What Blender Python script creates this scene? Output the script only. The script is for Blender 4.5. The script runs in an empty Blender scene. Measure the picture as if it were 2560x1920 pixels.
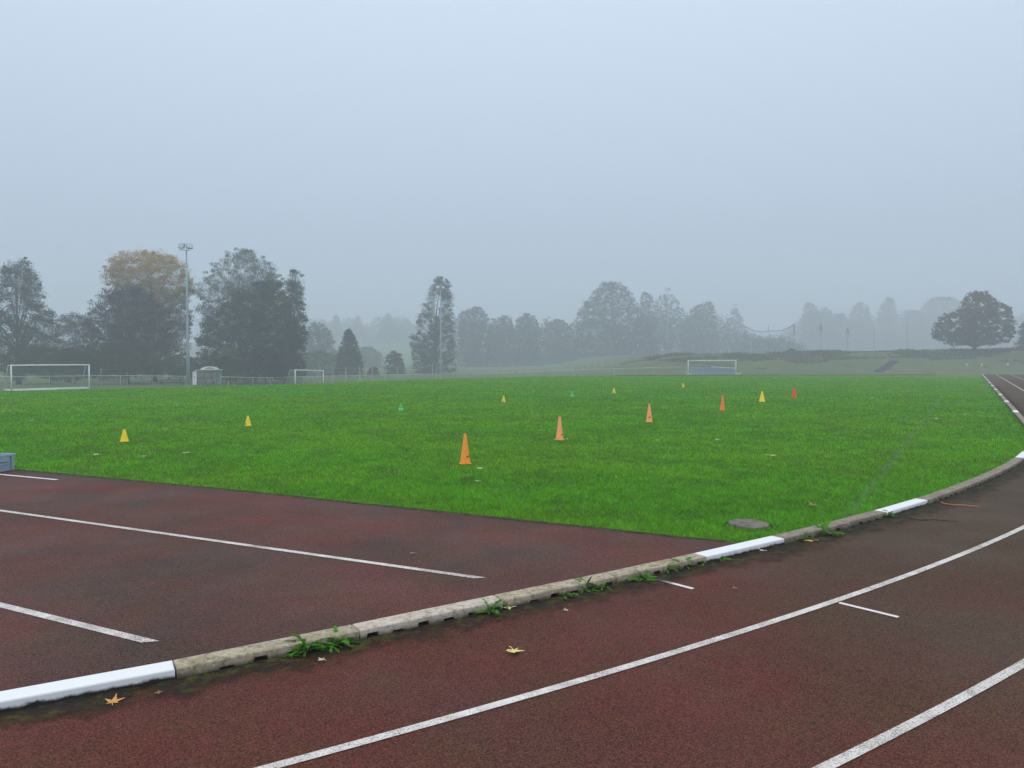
import bpy, bmesh, math, random
import numpy as np
from mathutils import Vector, Matrix

R = math.radians
scene = bpy.context.scene
COL = scene.collection
RNG = np.random.default_rng(7)
random.seed(7)

# ------------------------------------------------------------------ camera
CAM_H, FPX, HZ = 1.58, 1862.0, 893.0          # eye height, focal length and horizon row (photo pixels)
PITCH = math.atan((960 - HZ) / FPX)
cam_d = bpy.data.cameras.new('camera')
cam = bpy.data.objects.new('camera', cam_d); COL.objects.link(cam)
cam_d.sensor_width = 36.0; cam_d.lens = 36.0 * FPX / 2560.0
cam_d.clip_start = 0.05; cam_d.clip_end = 3000
cam.location = (0, 0, CAM_H); cam.rotation_euler = (R(90) - PITCH, 0, 0)
scene.camera = cam

# ------------------------------------------------------------------ sky, sun, exposure
SUN_EL, SUN_AZ = 58.0, 200.0
CLOUD = 16.0
world = bpy.data.worlds.new('World'); scene.world = world; world.use_nodes = True
wn, wl = world.node_tree.nodes, world.node_tree.links
wn.clear()
sky = wn.new('ShaderNodeTexSky'); sky.sky_type = 'NISHITA'; sky.sun_disc = False
sky.sun_elevation = R(SUN_EL); sky.sun_rotation = R(SUN_AZ)
sky.air_density = 1.0; sky.dust_density = 2.0; sky.ozone_density = 1.2
hsv = wn.new('ShaderNodeHueSaturation'); hsv.inputs['Saturation'].default_value = 0.6
# overcast: the cloud layer is brightest overhead and dims towards the horizon
tcw = wn.new('ShaderNodeTexCoord'); sep = wn.new('ShaderNodeSeparateXYZ'); wl.new(tcw.outputs['Generated'], sep.inputs[0])
crw = wn.new('ShaderNodeValToRGB'); els = crw.color_ramp.elements
stops = [(0.0, (.27, .335, .42)), (.17, (.32, .395, .49)), (.45, (.46, .545, .66)), (1.0, (.95, .98, 1.0))]
while len(els) < len(stops): els.new(.5)
for e_, (p_, c_) in zip(els, stops): e_.position = p_; e_.color = (*c_, 1)
wl.new(sep.outputs['Z'], crw.inputs[0])
cloud = wn.new('ShaderNodeVectorMath'); cloud.operation = 'SCALE'; cloud.inputs['Scale'].default_value = CLOUD
wl.new(crw.outputs[0], cloud.inputs[0])
mixw = wn.new('ShaderNodeMix'); mixw.data_type = 'RGBA'; mixw.inputs[0].default_value = 0.9
bg = wn.new('ShaderNodeBackground'); bg.inputs['Strength'].default_value = 0.10
wo = wn.new('ShaderNodeOutputWorld')
wl.new(sky.outputs[0], hsv.inputs['Color']); wl.new(hsv.outputs[0], mixw.inputs[6]); wl.new(cloud.outputs[0], mixw.inputs[7])
wl.new(mixw.outputs[2], bg.inputs['Color']); wl.new(bg.outputs[0], wo.inputs['Surface'])

sun_d = bpy.data.lights.new('sun', 'SUN'); sun_d.energy = 0.6; sun_d.angle = R(60); sun_d.color = (1.0, 0.97, 0.92)
sun = bpy.data.objects.new('sun', sun_d); COL.objects.link(sun)
sun.rotation_euler = (R(90 - SUN_EL), 0, R(180 - SUN_AZ))
scene.view_settings.view_transform = 'Standard'; scene.view_settings.look = 'None'
scene.view_settings.exposure = 0.0; scene.view_settings.gamma = 1.0
scene.cycles.volume_bounces = 2
scene.cycles.max_bounces = 8

# ------------------------------------------------------------------ helpers
def tag(o, label=None, cat=None, group=None, kind=None):
    if label: o['label'] = label
    if cat: o['category'] = cat
    if group: o['group'] = group
    if kind: o['kind'] = kind
    return o

def empty(name, loc, rz=0.0):
    o = bpy.data.objects.new(name, None); COL.objects.link(o)
    o.location = loc; o.rotation_euler = (0, 0, rz); o.empty_display_size = 0.2
    return o

def link_mesh(name, me, mat=None, parent=None, loc=None, rz=None):
    o = bpy.data.objects.new(name, me); COL.objects.link(o)
    if mat: me.materials.append(mat)
    if parent: o.parent = parent
    if loc is not None: o.location = loc
    if rz is not None: o.rotation_euler = (0, 0, rz)
    return o

def copy_tree(o, parent=None):
    c = o.copy(); COL.objects.link(c)
    if parent: c.parent = parent
    for ch in o.children: copy_tree(ch, c)
    return c

class MB:
    def __init__(s): s.v = []; s.f = []
    def add(s, vs, fs):
        b = len(s.v); s.v.extend([tuple(p) for p in vs]); s.f.extend([tuple(b + i for i in f) for f in fs]); return s
    def box(s, c, d, rz=0.0, tilt=None):
        hx, hy, hz = d[0] / 2, d[1] / 2, d[2] / 2
        pts = [Vector((x * hx, y * hy, z * hz)) for z in (-1, 1) for x, y in ((-1, -1), (1, -1), (1, 1), (-1, 1))]
        m = Matrix.Rotation(rz, 3, 'Z')
        if tilt: m = m @ Matrix.Rotation(tilt[1], 3, tilt[0])
        pts = [m @ p + Vector(c) for p in pts]
        return s.add(pts, [(3, 2, 1, 0), (4, 5, 6, 7), (0, 1, 5, 4), (1, 2, 6, 5), (2, 3, 7, 6), (3, 0, 4, 7)])
    def tube(s, path, radii, n=8, cap=True):
        path = [Vector(p) for p in path]
        if not hasattr(radii, '__len__'): radii = [radii] * len(path)
        vs, fs = [], []
        for i, p in enumerate(path):
            t = (path[min(i + 1, len(path) - 1)] - path[max(i - 1, 0)])
            t = t.normalized() if t.length > 1e-9 else Vector((0, 0, 1))
            a = t.cross(Vector((0, 0, 1)) if abs(t.z) < .9 else Vector((1, 0, 0))).normalized(); b = t.cross(a)
            for k in range(n):
                w = 2 * math.pi * k / n
                vs.append(p + (a * math.cos(w) + b * math.sin(w)) * radii[i])
        for i in range(len(path) - 1):
            for k in range(n):
                k2 = (k + 1) % n
                fs.append((i * n + k, (i + 1) * n + k, (i + 1) * n + k2, i * n + k2))
        if cap:
            fs.append(tuple(range(n))); fs.append(tuple((len(path) - 1) * n + k for k in reversed(range(n))))
        return s.add(vs, fs)
    def lathe(s, prof, n=24, cx=0, cy=0, captop=True, capbot=True):
        vs = [(cx + r * math.cos(2 * math.pi * k / n), cy + r * math.sin(2 * math.pi * k / n), z) for r, z in prof for k in range(n)]
        fs = [(i * n + k, i * n + (k + 1) % n, (i + 1) * n + (k + 1) % n, (i + 1) * n + k) for i in range(len(prof) - 1) for k in range(n)]
        if captop: fs.append(tuple((len(prof) - 1) * n + k for k in range(n)))
        if capbot: fs.append(tuple(k for k in reversed(range(n))))
        return s.add(vs, fs)
    def prism(s, poly, axis, a, b):
        # poly: 2-D points; extruded along 'x','y' or 'z' between a and b
        def P(p, q): return {'x': (q, p[0], p[1]), 'y': (p[0], q, p[1]), 'z': (p[0], p[1], q)}[axis]
        n = len(poly)
        vs = [P(p, a) for p in poly] + [P(p, b) for p in poly]
        fs = [tuple(range(n)), tuple(reversed(range(n, 2 * n)))] + [(i, n + i, n + (i + 1) % n, (i + 1) % n) for i in range(n)]
        return s.add(vs, fs)
    def mesh(s, name, smooth=False, fix=True):
        me = bpy.data.meshes.new(name); me.from_pydata(s.v, [], s.f)
        if fix:
            bm = bmesh.new(); bm.from_mesh(me); bmesh.ops.recalc_face_normals(bm, faces=bm.faces); bm.to_mesh(me); bm.free()
        if smooth: me.polygons.foreach_set('use_smooth', [True] * len(me.polygons))
        me.update(); return me
    def build(s, name, mat, parent=None, smooth=False, loc=None, rz=None):
        return link_mesh(name, s.mesh(name, smooth), mat, parent, loc, rz)

def np_mesh(name, verts, nv, colors=None):
    """faces of nv vertices each, laid out one after another (verts: F*nv x 3)"""
    me = bpy.data.meshes.new(name); n = len(verts); F = n // nv
    me.vertices.add(n); me.vertices.foreach_set('co', np.ascontiguousarray(verts, dtype=np.float32).ravel())
    me.loops.add(n); me.loops.foreach_set('vertex_index', np.arange(n, dtype=np.int32))
    me.polygons.add(F); me.polygons.foreach_set('loop_start', np.arange(0, n, nv, dtype=np.int32))
    try: me.polygons.foreach_set('loop_total', np.full(F, nv, dtype=np.int32))
    except Exception: pass
    if colors is not None:
        ca = me.color_attributes.new('tint', 'FLOAT_COLOR', 'POINT')
        c4 = np.ones((n, 4), dtype=np.float32); c4[:, :3] = colors; ca.data.foreach_set('color', c4.ravel())
    me.update(calc_edges=True); me.validate(); return me

def vnoise(x, y, seed=0):
    """value noise 0..1, vectorised"""
    xi = np.floor(x).astype(np.int64); yi = np.floor(y).astype(np.int64); fx = x - xi; fy = y - yi
    fx = fx * fx * (3 - 2 * fx); fy = fy * fy * (3 - 2 * fy)
    def h(a, b):
        n = (a * 374761393 + b * 668265263 + seed * 1442695041) & 0x7fffffff
        n = ((n ^ (n >> 13)) * 1274126177) & 0x7fffffff
        return ((n ^ (n >> 16)) & 0xffff) / 65535.0
    return (h(xi, yi) * (1 - fx) + h(xi + 1, yi) * fx) * (1 - fy) + (h(xi, yi + 1) * (1 - fx) + h(xi + 1, yi + 1) * fx) * fy

def S(t):
    t = np.clip(t, 0, 1); return t * t * (3 - 2 * t)

# ------------------------------------------------------------------ materials
class NT:
    def __init__(s, name):
        s.m = bpy.data.materials.new(name); s.m.use_nodes = True
        s.n, s.l = s.m.node_tree.nodes, s.m.node_tree.links
        s.b = s.n['Principled BSDF']; s.out = s.n['Material Output']
        s.geo = s.n.new('ShaderNodeNewGeometry'); s.tc = s.n.new('ShaderNodeTexCoord')
    def pos(s): return s.geo.outputs['Position']
    def obj(s): return s.tc.outputs['Object']
    def noise(s, vec, scale, detail=3, rough=.55, stretch=None):
        if stretch:
            mp = s.n.new('ShaderNodeMapping'); mp.inputs['Scale'].default_value = stretch; s.l.new(vec, mp.inputs['Vector']); vec = mp.outputs[0]
        t = s.n.new('ShaderNodeTexNoise'); t.inputs['Scale'].default_value = scale; t.inputs['Detail'].default_value = detail
        t.inputs['Roughness'].default_value = rough; s.l.new(vec, t.inputs['Vector']); return t.outputs['Fac']
    def vor(s, vec, scale, out='Color'):
        t = s.n.new('ShaderNodeTexVoronoi'); t.inputs['Scale'].default_value = scale; s.l.new(vec, t.inputs['Vector']); return t.outputs[out]
    def ramp(s, fac, stops):
        r = s.n.new('ShaderNodeValToRGB'); e = r.color_ramp.elements
        while len(e) < len(stops): e.new(.5)
        for k, (p, c) in enumerate(stops):
            e[k].position = p; e[k].color = (c, c, c, 1) if not hasattr(c, '__len__') else (*c, 1)
        s.l.new(fac, r.inputs[0]); return r.outputs['Color']
    def mix(s, fac, a, b, mode='MIX'):
        x = s.n.new('ShaderNodeMix'); x.data_type = 'RGBA'; x.blend_type = mode
        for sock, v in ((x.inputs[0], fac), (x.inputs[6], a), (x.inputs[7], b)):
            if isinstance(v, (int, float)): sock.default_value = v
            elif isinstance(v, tuple): sock.default_value = (*v, 1)
            else: s.l.new(v, sock)
        return x.outputs[2]
    def math(s, op, a, b=0.0):
        x = s.n.new('ShaderNodeMath'); x.operation = op
        for sock, v in ((x.inputs[0], a), (x.inputs[1], b)):
            if isinstance(v, (int, float)): sock.default_value = v
            else: s.l.new(v, sock)
        return x.outputs[0]
    def bump(s, h, strength, dist):
        b = s.n.new('ShaderNodeBump'); b.inputs['Strength'].default_value = strength; b.inputs['Distance'].default_value = dist
        s.l.new(h, b.inputs['Height']); s.l.new(b.outputs[0], s.b.inputs['Normal'])
    def base(s, c, rough=.6, spec=.5):
        if isinstance(c, tuple): s.b.inputs['Base Color'].default_value = (*c, 1)
        else: s.l.new(c, s.b.inputs['Base Color'])
        if isinstance(rough, (int, float)): s.b.inputs['Roughness'].default_value = rough
        else: s.l.new(rough, s.b.inputs['Roughness'])
        s.b.inputs['Specular IOR Level'].default_value = spec; return s
    def attr(s, name='tint'):
        a = s.n.new('ShaderNodeAttribute'); a.attribute_name = name; return a.outputs['Color']

def plain(name, c, rough=.5, spec=.5, var=.12, scale=6.0, dirt=None, metal=0.0):
    t = NT(name)
    n = t.noise(t.obj(), scale, 5)
    lo = tuple(x * (1 - var * 2) for x in c); hi = tuple(min(1, x * (1 + var)) for x in c)
    col = t.ramp(n, [(.3, lo), (.65, hi)])
    if dirt:
        col = t.mix(t.ramp(t.noise(t.obj(), scale * 2.3, 6, .7), [(.52, 0.0), (.7, .75)]), col, dirt)
    t.base(col, rough, spec); t.b.inputs['Metallic'].default_value = metal
    return t.m

MAT = {}
# lawn / ground
t = NT('ground_grass')
c = t.attr()
c = t.mix(t.ramp(t.noise(t.pos(), .25, 4, .6), [(.35, 0.0), (.65, .45)]), c, (.135, .17, .022), 'MIX')
c = t.mix(t.ramp(t.noise(t.pos(), 3.0, 5, .65), [(.35, .5), (.65, 1.25)]), (0, 0, 0), c, 'MIX')
t.base(c, .9, .15); t.bump(t.noise(t.pos(), 14, 4, .7), .7, .05); MAT['ground'] = t.m

t = NT('grass_blade'); c = t.attr()
t.base(c, .6, .15)
tr = t.n.new('ShaderNodeBsdfTranslucent'); t.l.new(c, tr.inputs['Color'])
mx = t.n.new('ShaderNodeMixShader'); mx.inputs[0].default_value = .35
t.l.new(t.b.outputs[0], mx.inputs[1]); t.l.new(tr.outputs[0], mx.inputs[2]); t.l.new(mx.outputs[0], t.out.inputs['Surface']); MAT['blade'] = t.m
MAT['leaf'] = t.m

def track_mat(name, reds, greys, olive, wet, seed):
    t = NT(name)
    p = t.pos()
    big = t.noise(p, .55 + seed * .1, 4, .55)
    mid = t.noise(p, 2.3, 4, .6)
    c = t.mix(t.ramp(big, [(.38, 0.0), (.62, 1.0)]), reds, greys)
    c = t.mix(t.ramp(mid, [(.45, 0.0), (.72, .55)]), c, olive)
    sx = t.n.new('ShaderNodeSeparateXYZ'); t.l.new(p, sx.inputs[0])
    alg = t.math('ADD', t.math('MULTIPLY', sx.outputs[0], .16), t.math('MULTIPLY', t.noise(p, .7, 5, .65), .9))
    c = t.mix(t.ramp(alg, [(.62, 0.0), (1.25, .85)]) if seed == 0 else 0.0, c, (.066, .045, .024))
    gr = t.vor(p, 210)
    g2 = t.n.new('ShaderNodeSeparateColor'); t.l.new(gr, g2.inputs[0])
    c = t.mix(1.0, c, t.ramp(g2.outputs[0], [(0.0, .30), (.5, .92), (1.0, 1.95)]), 'MULTIPLY')
    c = t.mix(t.ramp(t.noise(p, 60, 3, .7), [(.58, 0.0), (.75, .35)]), c, (.02, .018, .016))
    c = t.mix(t.ramp(t.noise(p, 130, 2, .5), [(.70, 0.0), (.78, .35)]), c, (.3, .24, .2))
    rg = t.ramp(t.noise(p, .9, 3), [(.35, wet), (.7, wet + .22)])
    t.base(c, rg, .14)
    h = t.math('ADD', g2.outputs[1], t.math('MULTIPLY', t.noise(p, 90, 3), 1.0))
    t.bump(h, .75, .004)
    return t.m
MAT['track'] = track_mat('track_red', (.108, .028, .019), (.085, .030, .023), (.080, .042, .017), .62, 0)
MAT['runup'] = track_mat('runup_red', (.122, .038, .031), (.066, .040, .032), (.095, .050, .022), .60, 1)

t = NT('line_paint')
p = t.pos()
wear = t.math('ADD', t.noise(p, 150, 3, .7), t.math('MULTIPLY', t.noise(p, 2.5, 3), .35))
fac = t.ramp(wear, [(.69, 0.0), (.80, .85)])
c = t.mix(t.ramp(t.noise(p, 9, 4), [(.35, 0.0), (.7, 1.0)]), (.74, .70, .66), (.52, .47, .43))
c = t.mix(fac, c, (.10, .045, .038)); t.base(c, .65, .35)
t.bump(t.noise(p, 160, 3), .6, .003); MAT['paint'] = t.m

t = NT('fresh_line_paint'); p = t.pos()
c = t.mix(t.ramp(t.noise(p, 60, 4, .7), [(.62, 0.0), (.72, .8)]), (.74, .66, .62), (.2, .1, .08)); t.base(c, .6, .35); MAT['paint_fresh'] = t.m

t = NT('moss_dirt_shade'); uvn = t.n.new('ShaderNodeUVMap'); sp = t.n.new('ShaderNodeSeparateXYZ'); t.l.new(uvn.outputs[0], sp.inputs[0])
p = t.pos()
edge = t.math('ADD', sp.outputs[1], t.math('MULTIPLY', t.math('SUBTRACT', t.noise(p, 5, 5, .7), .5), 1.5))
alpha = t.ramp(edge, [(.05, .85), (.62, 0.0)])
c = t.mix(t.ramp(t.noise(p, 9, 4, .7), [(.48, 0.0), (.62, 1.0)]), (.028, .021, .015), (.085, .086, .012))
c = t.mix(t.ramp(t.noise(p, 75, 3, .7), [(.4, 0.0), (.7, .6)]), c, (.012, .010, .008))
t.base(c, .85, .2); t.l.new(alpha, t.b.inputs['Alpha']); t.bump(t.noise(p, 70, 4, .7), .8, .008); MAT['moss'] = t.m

def kerb_mat(name, c1, c2, lichen, paint):
    t = NT(name); o = t.pos(); lo = t.obj()
    c = t.mix(t.ramp(t.noise(o, 7, 6, .7), [(.38, 0.0), (.62, 1.0)]), c1, c2)
    c = t.mix(t.ramp(t.noise(o, 19, 6, .8), [(.50, 0.0), (.60, .85)]), c, lichen)
    c = t.mix(t.ramp(t.noise(o, 33, 5, .8), [(.57, 0.0), (.66, .7)]), c, (.62, .57, .48))
    c = t.mix(t.ramp(t.noise(o, 120, 3, .7), [(.55, 0.0), (.7, .45)]), c, (.05, .04, .03))
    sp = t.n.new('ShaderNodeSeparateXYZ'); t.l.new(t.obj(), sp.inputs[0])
    low = t.math('ADD', sp.outputs[2], t.math('MULTIPLY', t.math('SUBTRACT', t.noise(o, 16, 5, .7), .5), .045))  # lower face darkened: grime plus the undercut's shade painted into the colour
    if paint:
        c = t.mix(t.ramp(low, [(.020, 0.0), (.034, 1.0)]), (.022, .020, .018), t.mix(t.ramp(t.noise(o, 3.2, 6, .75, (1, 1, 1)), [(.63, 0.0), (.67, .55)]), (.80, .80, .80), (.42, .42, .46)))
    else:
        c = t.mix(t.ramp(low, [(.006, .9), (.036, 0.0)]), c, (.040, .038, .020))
    t.base(c, .75 if not paint else .45, .35)
    t.bump(t.noise(o, 45, 5, .75), .6 if not paint else .15, .008); return t.m
MAT['kerb'] = kerb_mat('weathered_concrete', (.50, .42, .31), (.31, .25, .165), (.15, .135, .07), False)
MAT['kerb_dark'] = kerb_mat('stained_concrete', (.30, .25, .185), (.19, .155, .11), (.11, .10, .055), False)
MAT['kerb_worn'] = kerb_mat('worn_painted_concrete', (.60, .53, .45), (.46, .39, .31), (.30, .24, .17), False)
MAT['kerb_white'] = kerb_mat('white_painted_concrete', (.8, .8, .8), (.7, .7, .7), (.6, .6, .6), True)
MAT['kerb_shade_core'] = plain('kerb_shadow_core', (.03, .028, .024), .9, .1)

MAT['orange'] = plain('orange_plastic', (1.0, .32, .03), .45, .4, .06, 14)
MAT['orange_pale'] = plain('faded_orange_plastic', (1.0, .41, .14), .5, .35, .06, 14)
MAT['orange_red'] = plain('deep_orange_plastic', (1.0, .23, .045), .45, .4, .06, 14)
MAT['yellow'] = plain('yellow_plastic', (.95, .68, .012), .45, .4, .05, 14)
MAT['green'] = plain('green_plastic', (.035, .60, .10), .45, .4, .05, 14)
MAT['red'] = plain('red_plastic', (.85, .055, .03), .45, .4, .05, 14)
MAT['white_label'] = plain('white_label', (.78, .77, .70), .6, .3, .08, 40)
MAT['black_print'] = plain('dark_print', (.045, .03, .025), .6, .3, .1, 30)
MAT['goal'] = plain('white_goal_paint', (.80, .81, .78), .45, .4, .05, 3)
MAT['steel'] = plain('galvanised_steel', (.29, .37, .44), .5, .5, .08, 2)
MAT['steel_dark'] = plain('dull_grey_metal', (.20, .22, .24), .5, .5, .08, 3)
MAT['lampglass'] = plain('lamp_glass', (.42, .47, .52), .15, .6, .05, 4)
MAT['rail'] = plain('white_rail_paint', (.55, .58, .55), .5, .4, .1, 2)
MAT['post'] = plain('pale_concrete_post', (.42, .40, .36), .8, .2, .12, 4)
MAT['rope'] = plain('dark_net_rope', (.02, .025, .03), .8, .2)
MAT['shelter_white'] = plain('white_sheet', (.86, .88, .90), .4, .4, .06, 2)
MAT['shelter_grey'] = plain('translucent_grey_panel', (.60, .63, .66), .4, .4, .06, 2)
MAT['shelter_blue'] = plain('pale_blue_band', (.28, .34, .44), .5, .3, .1, 12)
for nm_ in ('shelter_grey',):
    m_ = MAT[nm_]; n_, l_ = m_.node_tree.nodes, m_.node_tree.links; b_ = n_['Principled BSDF']
    tr_ = n_.new('ShaderNodeBsdfTranslucent'); tr_.inputs['Color'].default_value = (.62, .66, .70, 1); mx_ = n_.new('ShaderNodeMixShader'); mx_.inputs[0].default_value = .45
    l_.new(b_.outputs[0], mx_.inputs[1]); l_.new(tr_.outputs[0], mx_.inputs[2]); l_.new(mx_.outputs[0], n_['Material Output'].inputs['Surface'])
MAT['wood'] = plain('weathered_wood', (.42, .19, .09), .7, .25, .15, 5)
MAT['wood_pale'] = plain('pale_wood', (.60, .52, .40), .7, .25, .1, 5)
MAT['wood_dark'] = plain('dark_wood', (.06, .05, .04), .8, .2, .15, 5)
MAT['crate'] = plain('grey_blue_plastic', (.29, .36, .45), .4, .45, .06, 8)
MAT['crate_mark'] = plain('pale_moulded_mark', (.44, .50, .58), .4, .45, .04, 8)
MAT['bark'] = plain('bark', (.055, .045, .035), .9, .15, .25, 4)
MAT['bark_pale'] = plain('pale_bark', (.12, .12, .11), .9, .15, .25, 4)
MAT['stone'] = plain('mossy_drain_cover', (.17, .15, .12), .85, .2, .25, 18, (.06, .06, .035))
MAT['soil'] = plain('dark_soil', (.018, .016, .011), .95, .1, .2, 30)
MAT['strap'] = plain('orange_red_strap', (.50, .17, .10), .6, .3, .1, 20)
MAT['twig'] = plain('dark_twig', (.035, .026, .02), .8, .2)
MAT['step'] = plain('grey_steps', (.065, .065, .075), .85, .2, .15, 3)

def net_mat(name, col, pitch, frac):
    t = NT(name); uvn = t.n.new('ShaderNodeUVMap'); sp = t.n.new('ShaderNodeSeparateXYZ'); t.l.new(uvn.outputs[0], sp.inputs[0])
    def stripe(k): return t.math('LESS_THAN', t.math('FRACT', t.math('DIVIDE', sp.outputs[k], pitch)), frac)
    t.base(col, .7, .2); t.l.new(t.math('MAXIMUM', stripe(0), stripe(1)), t.b.inputs['Alpha']); return t.m
MAT['net'] = net_mat('white_net', (.42, .45, .43), .12, .045)
MAT['net_blue'] = net_mat('blue_net', (.24, .33, .46), .10, .40)
MAT['net_dark'] = net_mat('dark_ball_net', (.03, .04, .05), .15, .06)

def quad_net(name, quads, mat, parent):
    """net panels: each quad 4 points; UV in metres"""
    vs, fs, uv = [], [], []
    for q in quads:
        q = [Vector(p) for p in q]; b = len(vs); vs += [tuple(p) for p in q]; fs.append((b, b + 1, b + 2, b + 3))
        w, h = (q[1] - q[0]).length, (q[3] - q[0]).length; w2 = (q[2] - q[3]).length
        uv += [(0, 0), (w, 0), (w2, h), (0, h)]
    me = bpy.data.meshes.new(name); me.from_pydata(vs, [], fs)
    l = me.uv_layers.new(name='UVMap')
    for i, p in enumerate(uv): l.data[i].uv = p
    return link_mesh(name, me, mat, parent)

# ------------------------------------------------------------------ the lie of the land
CREST_X = np.array([-90, -45, -23.4, -20.5, -17.2, -13, -7.7, -1, 7.6, 20, 45, 200])
CREST_Y = np.array([8, 22, 34, 36, 40, 43, 51.5, 58, 64.5, 67, 67.5, 67])
def terrain(x, y):
    """height of the grass ground; the running track lies 3 cm above it on the plateau"""
    x = np.asarray(x, float); y = np.asarray(y, float)
    d = y - np.interp(x, CREST_X, CREST_Y)
    low = -1.6 + .3 * S((x - 5) / 20)
    z = low * S(d / 20)
    z = z - .45 * S((y - 86) / 9) * S((14 - x) / 20)
    bank = (3.35 + .018 * (x - 34)) * S((y - 124) / 26) * S((x - 12) / 22)
    hill = 15 * S((y - 285) / 300) * S((70 - x) / 120)
    z = z + bank + hill
    z = z + (vnoise(x * .12, y * .12, 3) - .5) * .5 * S((y - 128) / 40)
    return z - .03
def T(x, y): return float(terrain(x, y))

def ray(px, py, D):
    """point seen at photo pixel (px, py) that lies D metres ahead"""
    cx, cy = (px - 1280) / FPX, (960 - py) / FPX
    dy, dz = math.cos(PITCH) + cy * math.sin(PITCH), -math.sin(PITCH) + cy * math.cos(PITCH)
    k = D / dy; return Vector((cx * k, D, CAM_H + dz * k))
def flat(px, py, z=0.0):
    """point of the level plateau seen at a photo pixel"""
    cx, cy = (px - 1280) / FPX, (960 - py) / FPX
    dy, dz = math.cos(PITCH) + cy * math.sin(PITCH), -math.sin(PITCH) + cy * math.cos(PITCH)
    k = (CAM_H - z) / -dz; return Vector((cx * k, dy * k, z))
def foot(px, D):
    p = ray(px, HZ, D); return Vector((p.x, D, T(p.x, D)))

# ground sheet: fan of rings so that the near ground is fine and the far ground reaches past everything
rr = np.concatenate([np.linspace(.6, 30, 46), np.geomspace(31, 660, 130)])
aa = np.radians(np.linspace(-80, 80, 181))
RR, AA = np.meshgrid(rr, aa, indexing='ij'); GX = RR * np.sin(AA); GY = RR * np.cos(AA) - 6
GZ = terrain(GX, GY)
nv = np.stack([GX, GY, GZ], -1).reshape(-1, 3); na = len(aa)
faces = [(i * na + j, i * na + j + 1, (i + 1) * na + j + 1, (i + 1) * na + j) for i in range(len(rr) - 1) for j in range(na - 1)]
me = bpy.data.meshes.new('ground'); me.from_pydata(nv.tolist(), [], faces)
me.polygons.foreach_set('use_smooth', [True] * len(faces))
lawn = np.array([.080, .235, .012]); rough_g = np.array([.075, .10, .035]); brown = np.array([.10, .075, .05]); meadow = np.array([.07, .125, .03])
dd = GY - np.interp(GX, CREST_X, CREST_Y)
w1 = S(dd / 6)[..., None]; wb = (S((GY - 120) / 10) * S((GX - 8) / 20))[..., None]; wh = (S((GY - 140) / 30) * S((30 - GX) / 30))[..., None]
bn = S((vnoise(GX * .07, GY * .2, 5) - .35) * 3)[..., None] * S((GY - 133) / 8)[..., None]
col = lawn * (1 - w1) + np.array([.062, .115, .026]) * w1
col = col * (1 - wb) + (rough_g * (1 - bn * .7) + brown * bn * .7) * wb; col = col * (1 - wh) + meadow * wh
ca = me.color_attributes.new('tint', 'FLOAT_COLOR', 'POINT'); c4 = np.ones((len(nv), 4), np.float32); c4[:, :3] = col.reshape(-1, 3)
ca.data.foreach_set('color', c4.ravel())
g = link_mesh('ground', me, MAT['ground']); g['kind'] = 'structure'

# ------------------------------------------------------------------ inner kerb line of the bend and the straight
CC = np.array([-20.0792, 35.688]); RAD = 37.0; TH0 = R(-31.4); U = np.array([math.cos(R(58.6)), math.sin(R(58.6))]); OUT = np.array([U[1], -U[0]])
CORR_T = np.radians([-70, -61.2, -60.1, -58.7, -57.2, -54.3, -52.8, -50.1, -48.6, -41.5, -36, -31]); CORR_V = [.01, .012, .012, -.02, -.04, -.02, 0, .04, .055, .06, .03, 0]
def kerb_pt(s, off=0.0, corr=True):
    """point at arc length s (0 where the straight begins, negative into the near bend), off metres outside"""
    if s <= 0:
        th = TH0 + s / RAD; k = RAD + off + (np.interp(th, CORR_T, CORR_V) if corr else 0)
        return np.array([CC[0] + k * math.cos(th), CC[1] + k * math.sin(th)])
    p = np.array([CC[0] + RAD * math.cos(TH0), CC[1] + RAD * math.sin(TH0)])
    return p + U * s + OUT * off
def s_of(deg): return (R(deg) - TH0) * RAD

def strip(name, pts_in, pts_out, z, mat, uv=False, drape=False, parent=None):
    vs, fs = [], []
    for a, b in zip(pts_in, pts_out):
        for p in (a, b): vs.append((p[0], p[1], (T(p[0], p[1]) + .03 if drape else 0) + z))
    for i in range(len(pts_in) - 1): fs.append((2 * i, 2 * i + 1, 2 * i + 3, 2 * i + 2))
    me = bpy.data.meshes.new(name); me.from_pydata(vs, [], fs)
    if uv:
        l = me.uv_layers.new(name='UVMap')
        for f in me.polygons:
            for li in f.loop_indices:
                vi = me.loops[li].vertex_index; l.data[li].uv = (vi // 2 * .2, vi % 2)
    bm = bmesh.new(); bm.from_mesh(me); bmesh.ops.recalc_face_normals(bm, faces=bm.faces)
    if sum(f.normal.z for f in bm.faces) < 0: bmesh.ops.reverse_faces(bm, faces=bm.faces)
    bm.to_mesh(me); bm.free()
    return link_mesh(name, me, mat, parent)

SS = np.concatenate([np.arange(-27, 0, .25), np.arange(0, 100, 1.0)])
vs, fs = [], []
offs = [0, .6, 1.3, 2.6, 4, 6, 8, 10.5]
for s in SS:
    for o in offs:
        p = kerb_pt(s, o); vs.append((p[0], p[1], T(p[0], p[1]) + .03))
k = len(offs)
for i in range(len(SS) - 1):
    for j in range(k - 1): fs.append((i * k + j, i * k + j + 1, (i + 1) * k + j + 1, (i + 1) * k + j))
mb = MB(); mb.add(vs, fs); o = mb.build('running_track', MAT['track']); o['kind'] = 'structure'

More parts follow.
